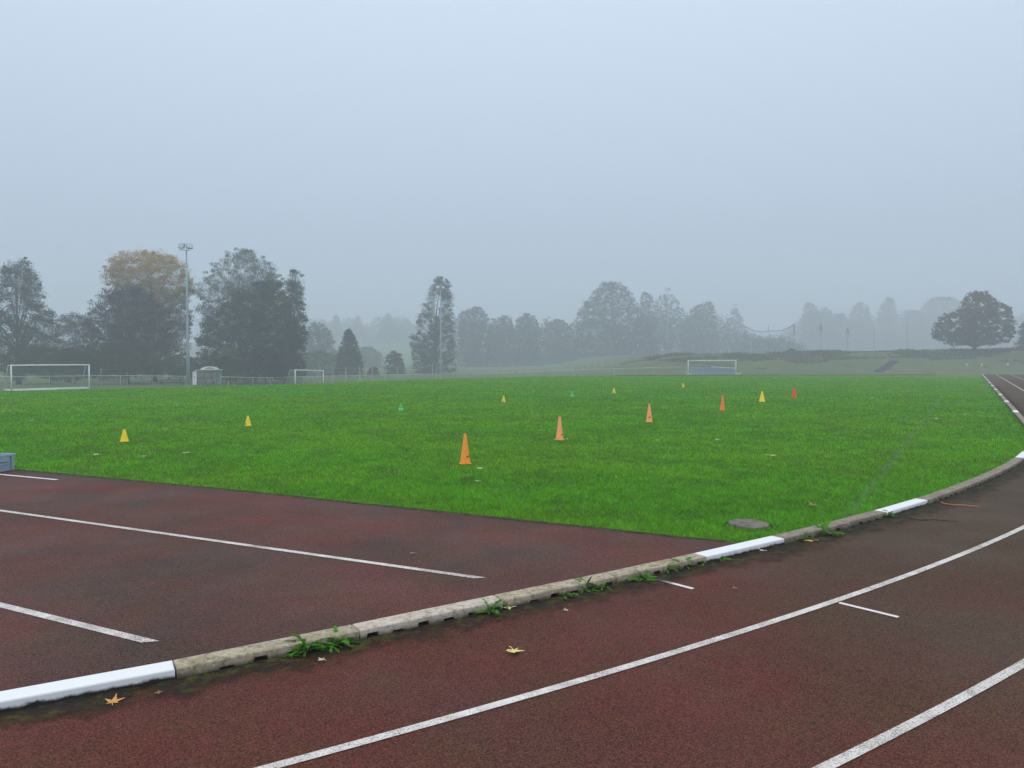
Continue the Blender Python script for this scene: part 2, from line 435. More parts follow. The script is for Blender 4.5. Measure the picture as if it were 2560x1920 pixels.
# red run-up area inside the bend
DE = [(-19.0, 15.9), (-11.5, 12.45), (-7.01, 10.44), (-3.35, 8.83), (-.5, 7.46), (1.84, 6.33), (2.02, 6.20)]
THC = -52.95
arc = [kerb_pt(s, .03) for s in np.arange(s_of(THC), -26.9, -.25)]
poly = [tuple(p) for p in DE[:-1]] + [tuple(p) for p in arc] + [(-19.0, 4.0)]
bm = bmesh.new(); f = bm.faces.new([bm.verts.new((p[0], p[1], 0)) for p in poly]); bmesh.ops.triangulate(bm, faces=[f])
bmesh.ops.recalc_face_normals(bm, faces=bm.faces)
if sum(f.normal.z for f in bm.faces) < 0: bmesh.ops.reverse_faces(bm, faces=bm.faces)
me = bpy.data.meshes.new('runup_area'); bm.to_mesh(me); bm.free()
o = link_mesh('runup_area', me, MAT['runup']); o['kind'] = 'structure'

# painted lines
def lane_line(off, s0, s1, w=.05):
    ss = np.concatenate([np.arange(s0, 0, .25), np.arange(0, s1, 2.0)]) if s0 < 0 else np.arange(s0, s1, 2.0)
    o = strip('lane_line', [kerb_pt(s, off - w / 2, False) for s in ss], [kerb_pt(s, off + w / 2, False) for s in ss], .004, MAT['paint'], drape=True)
    o['kind'] = 'structure'
lane_line(1.045, -26.5, 90); lane_line(2.165, -26.5, 90); lane_line(3.29, -24, 90); lane_line(4.41, -20, 90)
def flat_line(pxa, pxb, w, mat, name='painted_line', skew=0.0):
    a, b = flat(*pxa), flat(*pxb); d = (b - a).normalized(); n = Vector((-d.y, d.x, 0)) * w / 2
    m = 24
    A = [a + (b - a) * (i / m) + n - d * (skew * w if i == m else 0) for i in range(m + 1)]
    B = [a + (b - a) * (i / m) - n + d * (skew * w if i == m else 0) for i in range(m + 1)]
    o = strip(name, A, B, .004, mat); o['kind'] = 'structure'; return o
flat_line((-900, 1150), (1201, 1446), .055, MAT['paint'], skew=-.6)
flat_line((-500, 1390), (376, 1606), .06, MAT['paint'], skew=-.6)
flat_line((-300, 1158), (143, 1200), .05, MAT['paint_fresh'])
flat_line((1641, 1449), (1733, 1473), .035, MAT['paint_fresh'])
flat_line((2098, 1508), (2246, 1544), .035, MAT['paint_fresh'])
# damp moss, grit and painted shade darken both sides of the kerb foot
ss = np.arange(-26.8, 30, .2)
o = strip('kerb_moss_shade', [kerb_pt(s, .0) for s in ss], [kerb_pt(s, .42) for s in ss], .006, MAT['moss'], True); o['kind'] = 'structure'
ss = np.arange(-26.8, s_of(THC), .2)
o = strip('kerb_moss_shade', [kerb_pt(s, -.10) for s in ss], [kerb_pt(s, -.34) for s in ss], .006, MAT['moss'], True); o['kind'] = 'structure'

# bare soil where the turf stops at the red surface
dl = [Vector((*p, 0)) for p in DE[:-1]]; ep = []
for a_, b_ in zip(dl[:-1], dl[1:]): ep += [a_.lerp(b_, i / 30) for i in range(30)]
ep.append(dl[-1]); nrm = Vector((-.42, -.91, 0))
o = strip('turf_edge', [p - nrm * .02 for p in ep], [p + nrm * .11 for p in ep], .005, MAT['moss'], True); o['kind'] = 'structure'

# ------------------------------------------------------------------ lawn blades
KP = np.array([kerb_pt(s, -.135) for s in np.concatenate([np.arange(s_of(THC), 0, .3), np.arange(0, 75, 2.0)])])
lawn_poly = np.array(DE[:-1] + [tuple(p) for p in KP] + [(KP[-1][0], 100), (-80, 100), (-80, 44)])
def inside(x, y, poly):
    r = np.zeros(len(x), bool); n = len(poly); j = n - 1
    for i in range(n):
        xi, yi, xj, yj = *poly[i], *poly[j]
        if yi != yj:
            c = ((yi > y) != (yj > y)) & (x < (xj - xi) * (y - yi) / (yj - yi) + xi); r ^= c
        j = i
    return r
CONES = [  # kind, colour, base pixel, label
    ('tall', 'orange', (1163, 1157), 'tall bright orange marker cone standing nearest to the red track'),
    ('tall', 'orange_pale', (1399, 1098), 'tall pale orange cone second in the diagonal row from the track'),
    ('tall', 'orange_pale', (1623, 1053.5), 'tall pale orange cone with a dark arrow mark facing the camera'),
    ('tall', 'orange_red', (1806, 1024.5), 'tall deep orange cone beside the wide yellow cone'),
    ('mid', 'yellow', (1905, 1003.3), 'wide yellow cone between the deep orange cone and the red cone'),
    ('mid', 'red', (1985, 992), 'wide red cone on the grass, last of the right hand row'),
    ('small', 'yellow', (311, 1102), 'short plain yellow cone at the left nearest the grey crate'),
    ('small', 'yellow', (620, 1063), 'short yellow cone with a printed white patch at one lower corner'),
    ('small', 'green', (1002, 1026), 'short green cone nearer to the camera with a white printed foot'),
    ('small', 'yellow', (1259, 1004.3), 'short yellow cone between the two green cones'),
    ('small', 'green', (1430.5, 990.7), 'short green cone farther away, left of a distant yellow cone'),
    ('small', 'yellow', (1535, 981.8), 'short distant yellow cone just right of the farther green cone'),
    ('small', 'yellow', (1708, 967.6), 'tiny most distant yellow cone in front of the far goal'),
]
DRAIN = flat(1871, 1307)
TL0, TL1 = flat(2140, 1262), flat(2392, 945)      # faint chalk touchline in the grass
N = 900000
d = np.exp(RNG.uniform(np.log(4.6), np.log(68), N)); a = RNG.uniform(R(-41), R(41), N)
x, y = d * np.sin(a), d * np.cos(a)
wob = (vnoise(x * 2.3, y * 2.3, 31) - .5) * .17 + (vnoise(x * 8, y * 8, 32) - .5) * .10
jx = x + RNG.normal(0, .02, N) - wob * .4; jy = y + RNG.normal(0, .02, N) - wob
k = inside(jx, jy, lawn_poly) & (y < np.interp(x, CREST_X, CREST_Y) + 3)
k &= ((x - DRAIN.x) ** 2 / .215 ** 2 + (y - DRAIN.y) ** 2 / .20 ** 2) > 1
for kind, colr, pxy, lab in CONES:
    q = flat(*pxy); k &= (x - q.x) ** 2 + (y - q.y) ** 2 > (.08 if kind != 'mid' else .10) ** 2
x, y, d = x[k], y[k], d[k]; n = len(x)
clump = vnoise(x * 1.6, y * 1.6, 11) * .35 + vnoise(x * 5, y * 5, 12) * .35 + vnoise(x * 15, y * 15, 15) * .3
big = vnoise(x * .22, y * .35, 13) * .6 + vnoise(x * .8, y * .8, 14) * .4
h = (.016 + .034 * clump + .012 * RNG.random(n)) * (1 + .004 * d)
w = np.minimum(.0042 * (d / 6.0), .022) * RNG.uniform(.7, 1.3, n)
phi = RNG.uniform(0, 2 * np.pi, n); lean = RNG.uniform(.2, 1.5, n) * h; ph2 = RNG.uniform(0, 2 * np.pi, n)
z0 = terrain(x, y)
bx, by = np.cos(phi) * w / 2, np.sin(phi) * w / 2
V = np.empty((n, 3, 3))
V[:, 0] = np.stack([x - bx, y - by, z0], 1); V[:, 1] = np.stack([x + bx, y + by, z0], 1)
V[:, 2] = np.stack([x + np.cos(ph2) * lean, y + np.sin(ph2) * lean, z0 + h], 1)
base = np.array([.128, .420, .012]); yel = np.array([.245, .455, .012]); blu = np.array([.070, .31, .020]); dry = np.array([.32, .27, .11])
tn = S((big - .35) * 2.6)[:, None]
colb = base * (1 - .38 * tn) + yel * .38 * tn
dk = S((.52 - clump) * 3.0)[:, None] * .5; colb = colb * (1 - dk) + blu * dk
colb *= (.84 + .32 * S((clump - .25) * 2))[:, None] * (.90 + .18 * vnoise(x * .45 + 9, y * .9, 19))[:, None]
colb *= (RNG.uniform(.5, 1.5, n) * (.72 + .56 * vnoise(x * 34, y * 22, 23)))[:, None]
q = RNG.random(n) < .018; colb[q] = dry * RNG.uniform(.7, 1.2, q.sum())[:, None]
tv = np.array([TL1.x - TL0.x, TL1.y - TL0.y]); tlen = np.linalg.norm(tv); tv /= tlen
rel = np.stack([x - TL0.x, y - TL0.y], 1); along = rel @ tv; across = np.abs(rel[:, 0] * tv[1] - rel[:, 1] * tv[0])
q = (across < .055) & (along > -1.2) & (RNG.random(n) < .5 * vnoise(along * .9, along * 0, 17) + .12)
colb[q] = colb[q] * .45 + np.array([.30, .36, .33]) * .55
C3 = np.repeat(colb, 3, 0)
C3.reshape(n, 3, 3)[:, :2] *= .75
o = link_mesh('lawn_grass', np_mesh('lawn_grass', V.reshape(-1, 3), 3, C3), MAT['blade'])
tag(o, 'short bright green mown grass of the sports field', 'grass', kind='stuff')


# ------------------------------------------------------------------ kerb stones, one metre-long block after another
def kerb_mesh(L, variant):
    w, h, nt = .125, .060, .032
    mb = MB(); nn = 6; pitch = L / nn; prof = []
    bot = [(-L / 2, 0)]
    for i in range(nn):
        x0 = -L / 2 + i * pitch
        if variant == 'white': continue
        j = .014 * math.sin(i * 7.1 + len(variant)); nh = nt * (.8 + .25 * math.sin(i * 3.7 + 1))
        if variant in ('plain', 'dark') and i == 0: continue
        bot += [(x0 + pitch * .30 + j, 0), (x0 + pitch * .33 + j, nh), (x0 + pitch * .74 + j, nh), (x0 + pitch * .79 + j, 0)]
    bot.append((L / 2, 0))
    poly = bot + [(L / 2, h), (-L / 2, h)]
    bm = bmesh.new()
    m = MB(); m.prism(poly, 'y', -w / 2, w / 2); me = m.mesh('kerbstone'); bm.from_mesh(me)
    ed = [e for e in bm.edges if all(v.co.z > h - .001 for v in e.verts)]
    bmesh.ops.bevel(bm, geom=ed, offset=.011, segments=3, profile=.5, affect='EDGES')
    bm.to_mesh(me); bm.free()
    return me
KM = {}
def kerbstone(s0, s1, kind, label):
    a, b = kerb_pt(s0, -.0625), kerb_pt(s1, -.0625); L = float(np.linalg.norm(b - a)) - .006
    key = (round(L, 2), kind)
    if key not in KM:
        me = kerb_mesh(L, kind); me.materials.append(MAT[{'white': 'kerb_white', 'worn': 'kerb_worn', 'plain': 'kerb', 'dark': 'kerb_dark'}[kind]]); KM[key] = me
    o = bpy.data.objects.new('kerbstone', KM[key]); COL.objects.link(o)
    m = (a + b) / 2; z = T(m[0], m[1]) + .03
    o.location = (m[0], m[1], z - .002); o.rotation_euler = (0, 0, math.atan2(b[1] - a[1], b[0] - a[0]))
    tag(o, label, 'kerb stone', 'kerb stones along the inside lane')
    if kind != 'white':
        mb = MB(); mb.box((0, .012, .016), (L - .01, .06, .029)); c = mb.build('notch_shade', MAT['kerb_shade_core'], o)  # added dark block, coloured as the shade inside the drain notches
bnd = [-61.5789, -60.13, -58.67, -57.19, -55.75, -54.32, -52.79, -51.42, -50.08, -48.57]
sb = [s_of(x) for x in bnd]
while sb[-1] < 62: sb.append(sb[-1] + .936)
sb = [sb[0] - 1.9, sb[0] - .94] + sb
NEAR = {1: 'weathered concrete kerb stone hidden at the left border of the photo',
        2: 'bright white painted kerb stone at the lower left, scratched and black underneath',
        3: 'mossy brown kerb stone beside the lower left white one, big weed growing on it',
        4: 'pale worn kerb stone with faded paint and square drain notches, near the big weed',
        5: 'mottled brown kerb stone next after the pale worn one, young dandelion at its near end',
        6: 'mottled kerb stone with a row of weeds, ending at a clean white stone',
        7: 'clean white kerb stone touching the corner where lawn meets red run-up area',
        8: 'brown kerb stone just past the lawn corner, with two weed tufts at its foot',
        9: 'brown kerb stone just before the second white stone along the lawn',
        10: 'second white kerb stone along the lawn, dry grass lying at its near end',
        11: 'mossy notched kerb stone just after the second white one along the lawn'}
for i in range(len(sb) - 1):
    k = i - 2
    kind = 'white' if (k % 3 == 0 and k != 3) else 'plain'
    if k == 2: kind = 'worn'
    # pattern along the line: stone 0 white, 2 worn, 5 white, 8 white, then every third
    kind = {0: 'white', 1: 'plain', 2: 'worn', 3: 'plain', 4: 'plain', 5: 'white', 6: 'plain', 7: 'plain', 8: 'white'}.get(k, 'white' if (k > 8 and (k - 8) % 6 == 0) else 'plain')
    if k < 0: kind = 'plain'
    if kind == 'plain' and k >= 6: kind = 'dark'
    lab = NEAR.get(k + 2, None)
    if lab is None:
        far = sb[i] > 0
        lab = {('white', False): 'white painted kerb stone on the curve beyond the two near white ones', ('dark', False): 'grey brown notched kerb stone farther round the curve between white stones',
               ('white', True): 'small distant white kerb stone along the straight at right', ('dark', True): 'small distant grey kerb stone along the straight at right'}.get((kind, far), 'weathered concrete kerb stone outside the left border')
    kerbstone(sb[i], sb[i + 1], kind, lab)

# raised edging where the far bend closes the field
fx = np.linspace(9, 38, 40); mb = MB()
for x0_, x1_ in zip(fx[:-1], fx[1:]):
    y0_, y1_ = np.interp([x0_, x1_], CREST_X, CREST_Y) - .6
    mb.box(((x0_ + x1_) / 2, (y0_ + y1_) / 2, .02), (math.hypot(x1_ - x0_, y1_ - y0_) - .006, .12, .09), math.atan2(y1_ - y0_, x1_ - x0_))
o = mb.build('far_edging', MAT['kerb']); o['kind'] = 'structure'

# ------------------------------------------------------------------ marker cones
def cone_patch(r0, r1, H, z0, z1, a0, a1, off, n=12, curve=None):
    vs, fs = [], []
    for i in range(n + 1):
        a = a0 + (a1 - a0) * i / n
        lift = curve(i / n) if curve else 0
        for z in (z0 + lift, z1 + lift):
            r = r0 + (r1 - r0) * z / H + off; vs.append((r * math.cos(a), r * math.sin(a), z))
    for i in range(n): fs.append((2 * i, 2 * i + 2, 2 * i + 3, 2 * i + 1))
    return vs, fs
def cone(kind, colr, loc, label, yaw, mark=None):
    H, r0, r1, fl = {'tall': (.45, .078, .018, .108), 'mid': (.37, .105, .024, .12), 'small': (.23, .074, .020, .082)}[kind]
    t = empty('marker_cone', loc, yaw); tag(t, label, 'cone', 'training cones set out on the grass')
    mb = MB(); mb.lathe([(r0, .008), (r0 * .985, .012), (r1 + .002, H - .012), (r1, H - .004), (r1 * .8, H), (r1 * .62, H), (r1 * .58, H - .03)], 28, captop=False, capbot=False)
    mb.build('body', MAT[colr], t, smooth=True)
    mb = MB()
    if kind == 'tall':
        c = .02; f = fl * .78
        mb.prism([(-f + c, -f), (f - c, -f), (f, -f + c), (f, f - c), (f - c, f), (-f + c, f), (-f, f - c), (-f, -f + c)], 'z', 0, .010)
    else: mb.lathe([(fl, 0), (fl, .006), (r0 * .98, .010)], 28)
    mb.build('base', MAT[colr], t)
    if mark is None: return t
    if kind == 'tall':          # a dark arrow-like stroke printed low on the side
        a0 = mark - yaw
        mb = MB(); vs, fs = cone_patch(r0, r1, H, .098, .112, a0, a0 + R(56), .0012, 10, lambda u: .012 * u); mb.add(vs, fs)
        vs, fs = cone_patch(r0, r1, H, .106, .135, a0 + R(44), a0 + R(58), .0016, 4); mb.add(vs, fs)
        mb.build('printed_mark', MAT['black_print'], t)
    return t
def foot_label(t, kind, a0, a1, full):
    H, r0, r1 = .23, .074, .020
    mb = MB(); vs, fs = cone_patch(r0, r1, H, .014, .072, a0, a1, .0012, 16); mb.add(vs, fs)
    lb = mb.build('white_print', MAT['white_label'], t)
    mb = MB(); m = (a0 + a1) / 2; w = (a1 - a0)
    for q in (-.27, .05, .30):
        vs, fs = cone_patch(r0, r1, H, .022, .060, m + w * q - .09, m + w * q + .09, .0022, 4); mb.add(vs, fs)
    vs, fs = cone_patch(r0, r1, H, .052, .062, m - w * .1, m + w * .33, .0026, 6); mb.add(vs, fs)
    mb.build('dark_print', MAT['black_print'], lb)
yaws = [.35, .9, .1, .6, 0, 0, 0, 0, 0, 0, 0, 0, 0]
for i, (kind, colr, pxy, lab) in enumerate(CONES):
    q = flat(*pxy)
    az = math.atan2(-q.y, -q.x)                 # towards where the photographer stood
    t = cone(kind, colr, (q.x, q.y, -.012), lab, yaws[i], mark={0: az + R(14), 1: az + R(22), 2: az - R(34)}.get(i))
    if i == 7: foot_label(t, kind, az - 1.5, az - .35, False)
    if i in (8, 10): foot_label(t, kind, az - 1.35, az + .9, True)
    if i in (9, 11): foot_label(t, kind, az - .9, az + .35, False)
    if i == 12: foot_label(t, kind, az - .5, az + .9, False)
q = foot(570, 88); cone('tall', 'orange_red', (q.x, q.y, q.z + .02), 'small far orange cone standing right of the white shelter', 0)

# ------------------------------------------------------------------ goals
def goal(name, A, B, back, Hh, r, label, net='net', top_d=.8, bot_d=2.0, ground_bar=True, group='football goals', wheels=False):
    """A, B: feet of the two posts; back: unit direction behind the goal"""
    A, B, back = Vector(A), Vector(B), Vector(back)
    t = empty(name, (A + B) / 2); tag(t, label, 'goal', group)
    o = t.location; A = A - o; B = B - o; z = Vector((0, 0, 1)); u = (B - A).normalized()
    for P in (A, B):
        mb = MB(); mb.tube([P, P + z * Hh], r, 10); mb.build('post', MAT['goal'], t, True)
    mb = MB(); mb.tube([A + z * Hh - u * r, B + z * Hh + u * r], r, 10); mb.build('crossbar', MAT['goal'], t, True)
    mb = MB()
    for P in (A, B):
        mb.tube([P + z * r, P + back * bot_d + z * r], r * .75, 8)
    mb.tube([A + back * bot_d + z * r, B + back * bot_d + z * r], r * .75, 8)
    if ground_bar: mb.tube([A + z * r * .8, B + z * r * .8], r * .8, 8)
    mb.build('ground_frame', MAT['goal'], t, True)
    mb = MB()
    for P in (A, B): mb.tube([P + z * Hh, P + z * (Hh - .02) + back * top_d, P + back * bot_d + z * r], r * .45, 8)
    mb.build('net_stay', MAT['goal'], t, True)
    at, bt = A + z * Hh + back * top_d, B + z * Hh + back * top_d; ab, bb = A + back * bot_d + z * r, B + back * bot_d + z * r
    quad_net('goal_net', [(A + z * Hh, B + z * Hh, bt, at), (at, bt, bb, ab), (A, ab, at, A + z * Hh), (B, bb, bt, B + z * Hh)], MAT[net], t)
    if wheels:
        for P in (A, B):
            mb = MB(); mb.tube([P + back * bot_d * .9 + z * .14 - u * .05, P + back * bot_d * .9 + z * .14 + u * .05], .14, 14); mb.build('wheel', MAT['steel_dark'], t)
    return t
a, b = foot(27, 70.5), foot(222, 75.9)
u = (b - a); u.z = 0; u.normalize(); bk = Vector((-u.y, u.x, 0))
goal('football_goal', a, b, bk, 2.44, .065, 'full size white football goal at the left edge of the photo')
a, b = foot(737.5, 91.7), foot(808, 94.2); u = (b - a); u.z = 0; u.normalize(); bk = Vector((-u.y, u.x, 0)); bk = (bk * .6 - Vector((1, .1, 0)) * .5).normalized()
goal('football_goal', a, b, bk, 1.95, .06, 'small white goal with visible side net right of the shelter', bot_d=1.5, wheels=True)
a, b = foot(1721, 122), foot(1840, 121); 
goal('football_goal', a, b, (0.1, 1, 0), 2.36, .07, 'far white goal at right with a blue netted goal inside it', bot_d=1.6, ground_bar=False, net='net_dark')
# low goal with dense blue net parked inside
a, b = foot(1727, 122.6), foot(1839, 122.2)
t = empty('training_goal', (a + b) / 2); tag(t, 'low training goal with pale blue net parked inside the far white goal', 'goal')
o = t.location; A, B = a - o, b - o; h1, h2 = 1.32, 1.12
mid = (A + B) / 2
mb = MB(); mb.tube([mid + Vector((-.3, 0, h1)), B + Vector((0, 0, h2))], .05, 8); mb.build('crossbar', MAT['goal'], t, True)
for P, hh in ((A, h1), (B, h2)):
    mb = MB(); mb.tube([P, P + Vector((0, 0, hh))], .04, 8); mb.build('post', MAT['net_blue'] if False else MAT['steel'], t, True)
quad_net('net', [(A, B, B + Vector((0, 0, h2)), mid + Vector((-.3, 0, h1))), (A, mid + Vector((-.3, 0, h1)), mid + Vector((-.6, 0, h1)), A + Vector((0, 0, h1))), (A + Vector((0, .9, 0)), B + Vector((0, .9, 0)), B + Vector((0, .3, h2)), A + Vector((0, .3, h1)))], MAT['net_blue'], t)
for P, sx in ((A, -1), (B, 1)):
    mb = MB(); mb.tube([P + Vector((sx * .5, -.35, .12)), P + Vector((sx * .1, -.35, .12))], .12, 12); mb.tube([P + Vector((sx * .55, -.4, .1)), P + Vector((sx * .9, -.3, .62))], .035, 6); mb.tube([P + Vector((-sx * .3, -.35, .07)), P + Vector((sx * .6, -.35, .07))], .05, 6)
    mb.build('wheel_bracket', MAT['goal'], t)

# ------------------------------------------------------------------ team shelter
q = foot(516, 85.5)
t = empty('team_shelter', (q.x, q.y, q.z + .02), R(42)); tag(t, 'white team shelter with arched roof sign and wooden bench inside', 'shelter')
W, Dp = 2.75, 1.15
def side_poly(): return [(-Dp / 2 - .02, 0.05), (Dp / 2 - .06, .05), (Dp / 2, .9), (Dp / 2, 1.42), (-Dp / 2 - .14, 1.78), (-Dp / 2 - .10, .9)]
for sx, m in ((-1, 'shelter_white'), (1, 'shelter_grey')):
    mb = MB(); mb.prism(side_poly(), 'x', sx * W / 2 - .02, sx * W / 2 + .02); sd = mb.build('side_panel', MAT[m], t)
    mb = MB(); xo = sx * (W / 2 + .024)
    mb.box((xo, -.06, .96), (.012, Dp * .98, .05)); mb.box((xo, -.06, .5), (.012, .07, .86)); mb.build('panel_frame', MAT['steel_dark'], sd)
mb = MB(); mb.box((0, Dp / 2 - .01, .80), (W - .06, .03, 1.3)); mb.build('back_panel', MAT['shelter_grey'], t)
mb = MB()
for x in (-W / 2 + .10, -.05, W / 2 - .62): mb.box((x, Dp / 2 - .05, .80), (.06, .05, 1.45))
mb.box((0, Dp / 2 - .05, 1.45), (W - .1, .05, .07)); mb.build('back_frame', MAT['steel_dark'], t)
mb = MB(); n = 10
roof = [(-Dp / 2 - .42, 1.74), (-Dp / 2 - .42, 1.78), (Dp / 2 + .05, 1.46), (Dp / 2 + .05, 1.42)]
mb.prism(roof, 'x', -W / 2 - .12, W / 2 + .12); mb.build('roof', MAT['shelter_white'], t)
arc_p = [(-1.05, 0)] + [(-1.05 * math.cos(math.pi * i / 16), .36 * math.sin(math.pi * i / 16)) for i in range(1, 16)] + [(1.05, 0)]
mb = MB(); mb.prism([(x, 1.785 + z) for x, z in arc_p], 'y', -Dp / 2 - .44, -Dp / 2 - .40); sg = mb.build('roof_sign', MAT['shelter_white'], t)
mb = MB(); mb.prism([(x * .5, 1.86 + z * .5) for x, z in arc_p], 'y', -Dp / 2 - .447, -Dp / 2 - .441); mb.build('sign_band', MAT['shelter_blue'], sg)
mb = MB(); mb.box((-.12, .12, .52), (W - .75, .36, .05)); mb.build('bench_seat', MAT['wood_pale'], t)
mb = MB()
for z in (.70, .84): mb.box((-.12, .38, z), (W - .75, .04, .11))
mb.build('bench_back', MAT['wood'], t)
for x in (-1.0, -.1, .8):
    mb = MB(); mb.box((x, .12, .25), (.06, .30, .49)); mb.build('bench_leg', MAT['steel_dark'], t)

# ------------------------------------------------------------------ floodlight masts
def mast(px, D, ytop, label, detail):
    q = foot(px, D); top = ray(px, ytop, D).z; Hh = top - q.z
    t = empty('floodlight_mast', (q.x, q.y, q.z - .05), 0); tag(t, label, 'floodlight', 'floodlight masts around the field')
    mb = MB(); mb.tube([(0, 0, 0), (0, 0, Hh * .33), (0, 0, Hh * .66), (0, 0, Hh)], [.20, .165, .125, .085], 14); p = mb.build('pole', MAT['steel'], t, True)
    mb = MB(); mb.box((0, -.14, 1.1), (.16, .06, .4)); mb.build('door', MAT['steel_dark'], p)
    mb = MB(); mb.tube([(-.78, .0, Hh + .06), (.55, -.35, Hh - .02)], .05, 8); mb.build('crossarm', MAT['steel'], t)
    for (x, y, z, rz, tl) in ((-.52, -.06, Hh + .50, -.3, .35), (.48, -.34, Hh + .42, .75, .55)):
        lm = Matrix.Translation((x, y, z)) @ Matrix.Rotation(rz, 4, 'Z') @ Matrix.Rotation(-tl, 4, 'X')
        mb = MB(); vs = [(-.40, -.10, -.30), (.40, -.10, -.30), (.40, -.10, .30), (-.40, -.10, .30), (-.30, .22, -.20), (.30, .22, -.20), (.30, .22, .20), (-.30, .22, .20)]
        mb.add([lm @ Vector(v) for v in vs], [(0, 1, 2, 3), (7, 6, 5, 4), (0, 4, 5, 1), (1, 5, 6, 2), (2, 6, 7, 3), (3, 7, 4, 0)])
        h_ = mb.build('floodlight', MAT['steel_dark'], t)
        mb = MB(); mb.add([lm @ Vector(v) for v in [(-.34, -.106, -.24), (.34, -.106, -.24), (.34, -.106, .24), (-.34, -.106, .24)]], [(0, 1, 2, 3)]); mb.build('glass', MAT['lampglass'], h_)
        mb = MB(); mb.tube([lm @ Vector((0, .05, -.28)), (x * .95, y, Hh + .03)], .03, 6); mb.build('bracket', MAT['steel_dark'], h_)
    if detail:
        mb = MB(); mb.box((.15, -.1, Hh * .41), (.16, .14, .14)); mb.build('junction_box', MAT['steel'], p)
mast(470, 88, 625, 'tall blue grey floodlight mast nearest the camera, beside the shelter', True)
mast(1102, 150, 724, 'floodlight mast in front of the pointed conical tree', False)
mast(1668, 225, 726, 'faint floodlight mast above the far white goal', False)
mast(1836, 320, 764, 'faintest floodlight mast, left of the hanging ball net', False)

# ------------------------------------------------------------------ barrier rail and fence at the far side
def run(pts, step):
    out = []
    for (a, b) in zip(pts[:-1], pts[1:]):
        n = max(1, int(round((b - a).length / step)))
        out += [a + (b - a) * i / n for i in range(n)]
    return out + [pts[-1]]
def barrier(px_pts, label):
    pts = [Vector((ray(x, HZ, D).x, D, 0)) for x, D in px_pts]
    P = [Vector((p.x, p.y, T(p.x, p.y))) for p in run(pts, 2.4)]
    t = empty('barrier_rail', P[0]); tag(t, label, 'railing', 'barrier rails beyond the field'); o = t.location
    mb = MB(); mb.tube([p - o + Vector((0, 0, 1.07)) for p in P], .03, 8); mb.build('rail', MAT['rail'], t, True)
    for k, p in enumerate(P):
        mb = MB(); mb.tube([p - o, p - o + Vector((0, 0, 1.05))], .022, 6); mb.tube([p - o + Vector((-.07, -.01, 1.07)), p - o + Vector((.07, -.01, 1.07))], .045, 6); mb.build('post', MAT['steel_dark'] if k % 3 else MAT['rail'], t)
barrier([(-260, 80), (60, 83), (300, 87), (462, 89.5)], 'white pipe rail on low posts left of the shelter')
barrier([(545, 90.5), (640, 93), (740, 98), (900, 106), (1090, 116)], 'white pipe rail on low posts behind the small goal')
barrier([(1100, 119), (1400, 124), (1700, 128)], 'faint pipe rail between the conical tree and the far goal')
def post_fence(px_list, D0, D1, hh, label):
    xs = px_list; ps = [foot(x, D0 + (D1 - D0) * i / (len(xs) - 1)) for i, x in enumerate(xs)]
    t = empty('post_fence', ps[0]); tag(t, label, 'fence', 'pale post fences behind the field'); o = t.location
    for p in ps:
        mb = MB(); mb.box(tuple(p - o + Vector((0, 0, hh / 2))), (.11, .11, hh)); mb.build('fence_post', MAT['post'], t)
    mb = MB()
    for z in (.4, 1.0, 1.6, 2.1): mb.tube([p - o + Vector((0, -.06, z * hh / 2.3)) for p in ps], .008, 4)
    mb.build('fence_wire', MAT['steel'], t)
post_fence([252, 316, 380, 434, 500, 536, 585, 631, 675, 716, 757, 799, 832, 864, 899, 930, 963, 993, 1023], 92.5, 112, 2.3, 'row of tall pale fence posts with wires in front of the left trees')
post_fence([1081, 1092, 1160, 1191, 1223, 1254, 1284, 1319, 1345, 1372, 1405, 1430, 1458, 1470, 1488, 1505, 1530, 1560], 146, 162, 2.5, 'faint row of fence posts right of the conical tree')

# ------------------------------------------------------------------ picnic table behind the rail
q = foot(431, 93.5); t = empty('picnic_table', (q.x, q.y, q.z), .2); tag(t, 'dark wooden picnic table under the trees left of the mast', 'table')
mb = MB(); mb.box((0, 0, .78), (3.6, .9, .09)); mb.build('table_top', MAT['wood_dark'], t)
for sy in (-.8, .8):
    mb = MB(); mb.box((0, sy, .46), (3.6, .34, .07)); mb.build('bench_seat', MAT['wood_dark'], t)
for x in (-1.3, 1.3):
    mb = MB(); mb.box((x, 0, .38), (.12, 1.7, .10)); mb.box((x, -.55, .3), (.12, .12, .75), 0, ('X', .4)); mb.box((x, .55, .3), (.12, .12, .75), 0, ('X', -.4)); mb.build('leg_frame', MAT['wood_dark'], t)

# ------------------------------------------------------------------ steps up the bank
a = foot(2196, 128.5); b = foot(2236, 137.5); n = 10
t = empty('bank_steps', a); tag(t, 'grey flight of steps climbing the grass bank at right', 'steps')
dv = (b - a); mb = MB(); rz = math.atan2(-dv.x, dv.y)
for i in range(n):
    p = a + dv * ((i + .5) / n); z = T(p.x, p.y)
    mb.box((p.x - a.x, p.y - a.y, z - a.z + .12), (1.3, dv.length / n * .98, .26), rz)
mb.build('treads', MAT['step'], t)
for sx in (-.7,):
    mb = MB(); off = Vector((math.cos(rz), math.sin(rz), 0)) * sx; top = []
    for i in range(0, n + 1, 3):
        p = a + dv * (i / n) + off; z = T(p.x, p.y); p = Vector((p.x, p.y, z)) - a
        mb.tube([p, p + Vector((0, 0, 1.0))], .03, 6); top.append(p + Vector((0, 0, 1.0)))
    mb.tube(top, .03, 6); mb.build('handrail', MAT['steel_dark'], t)

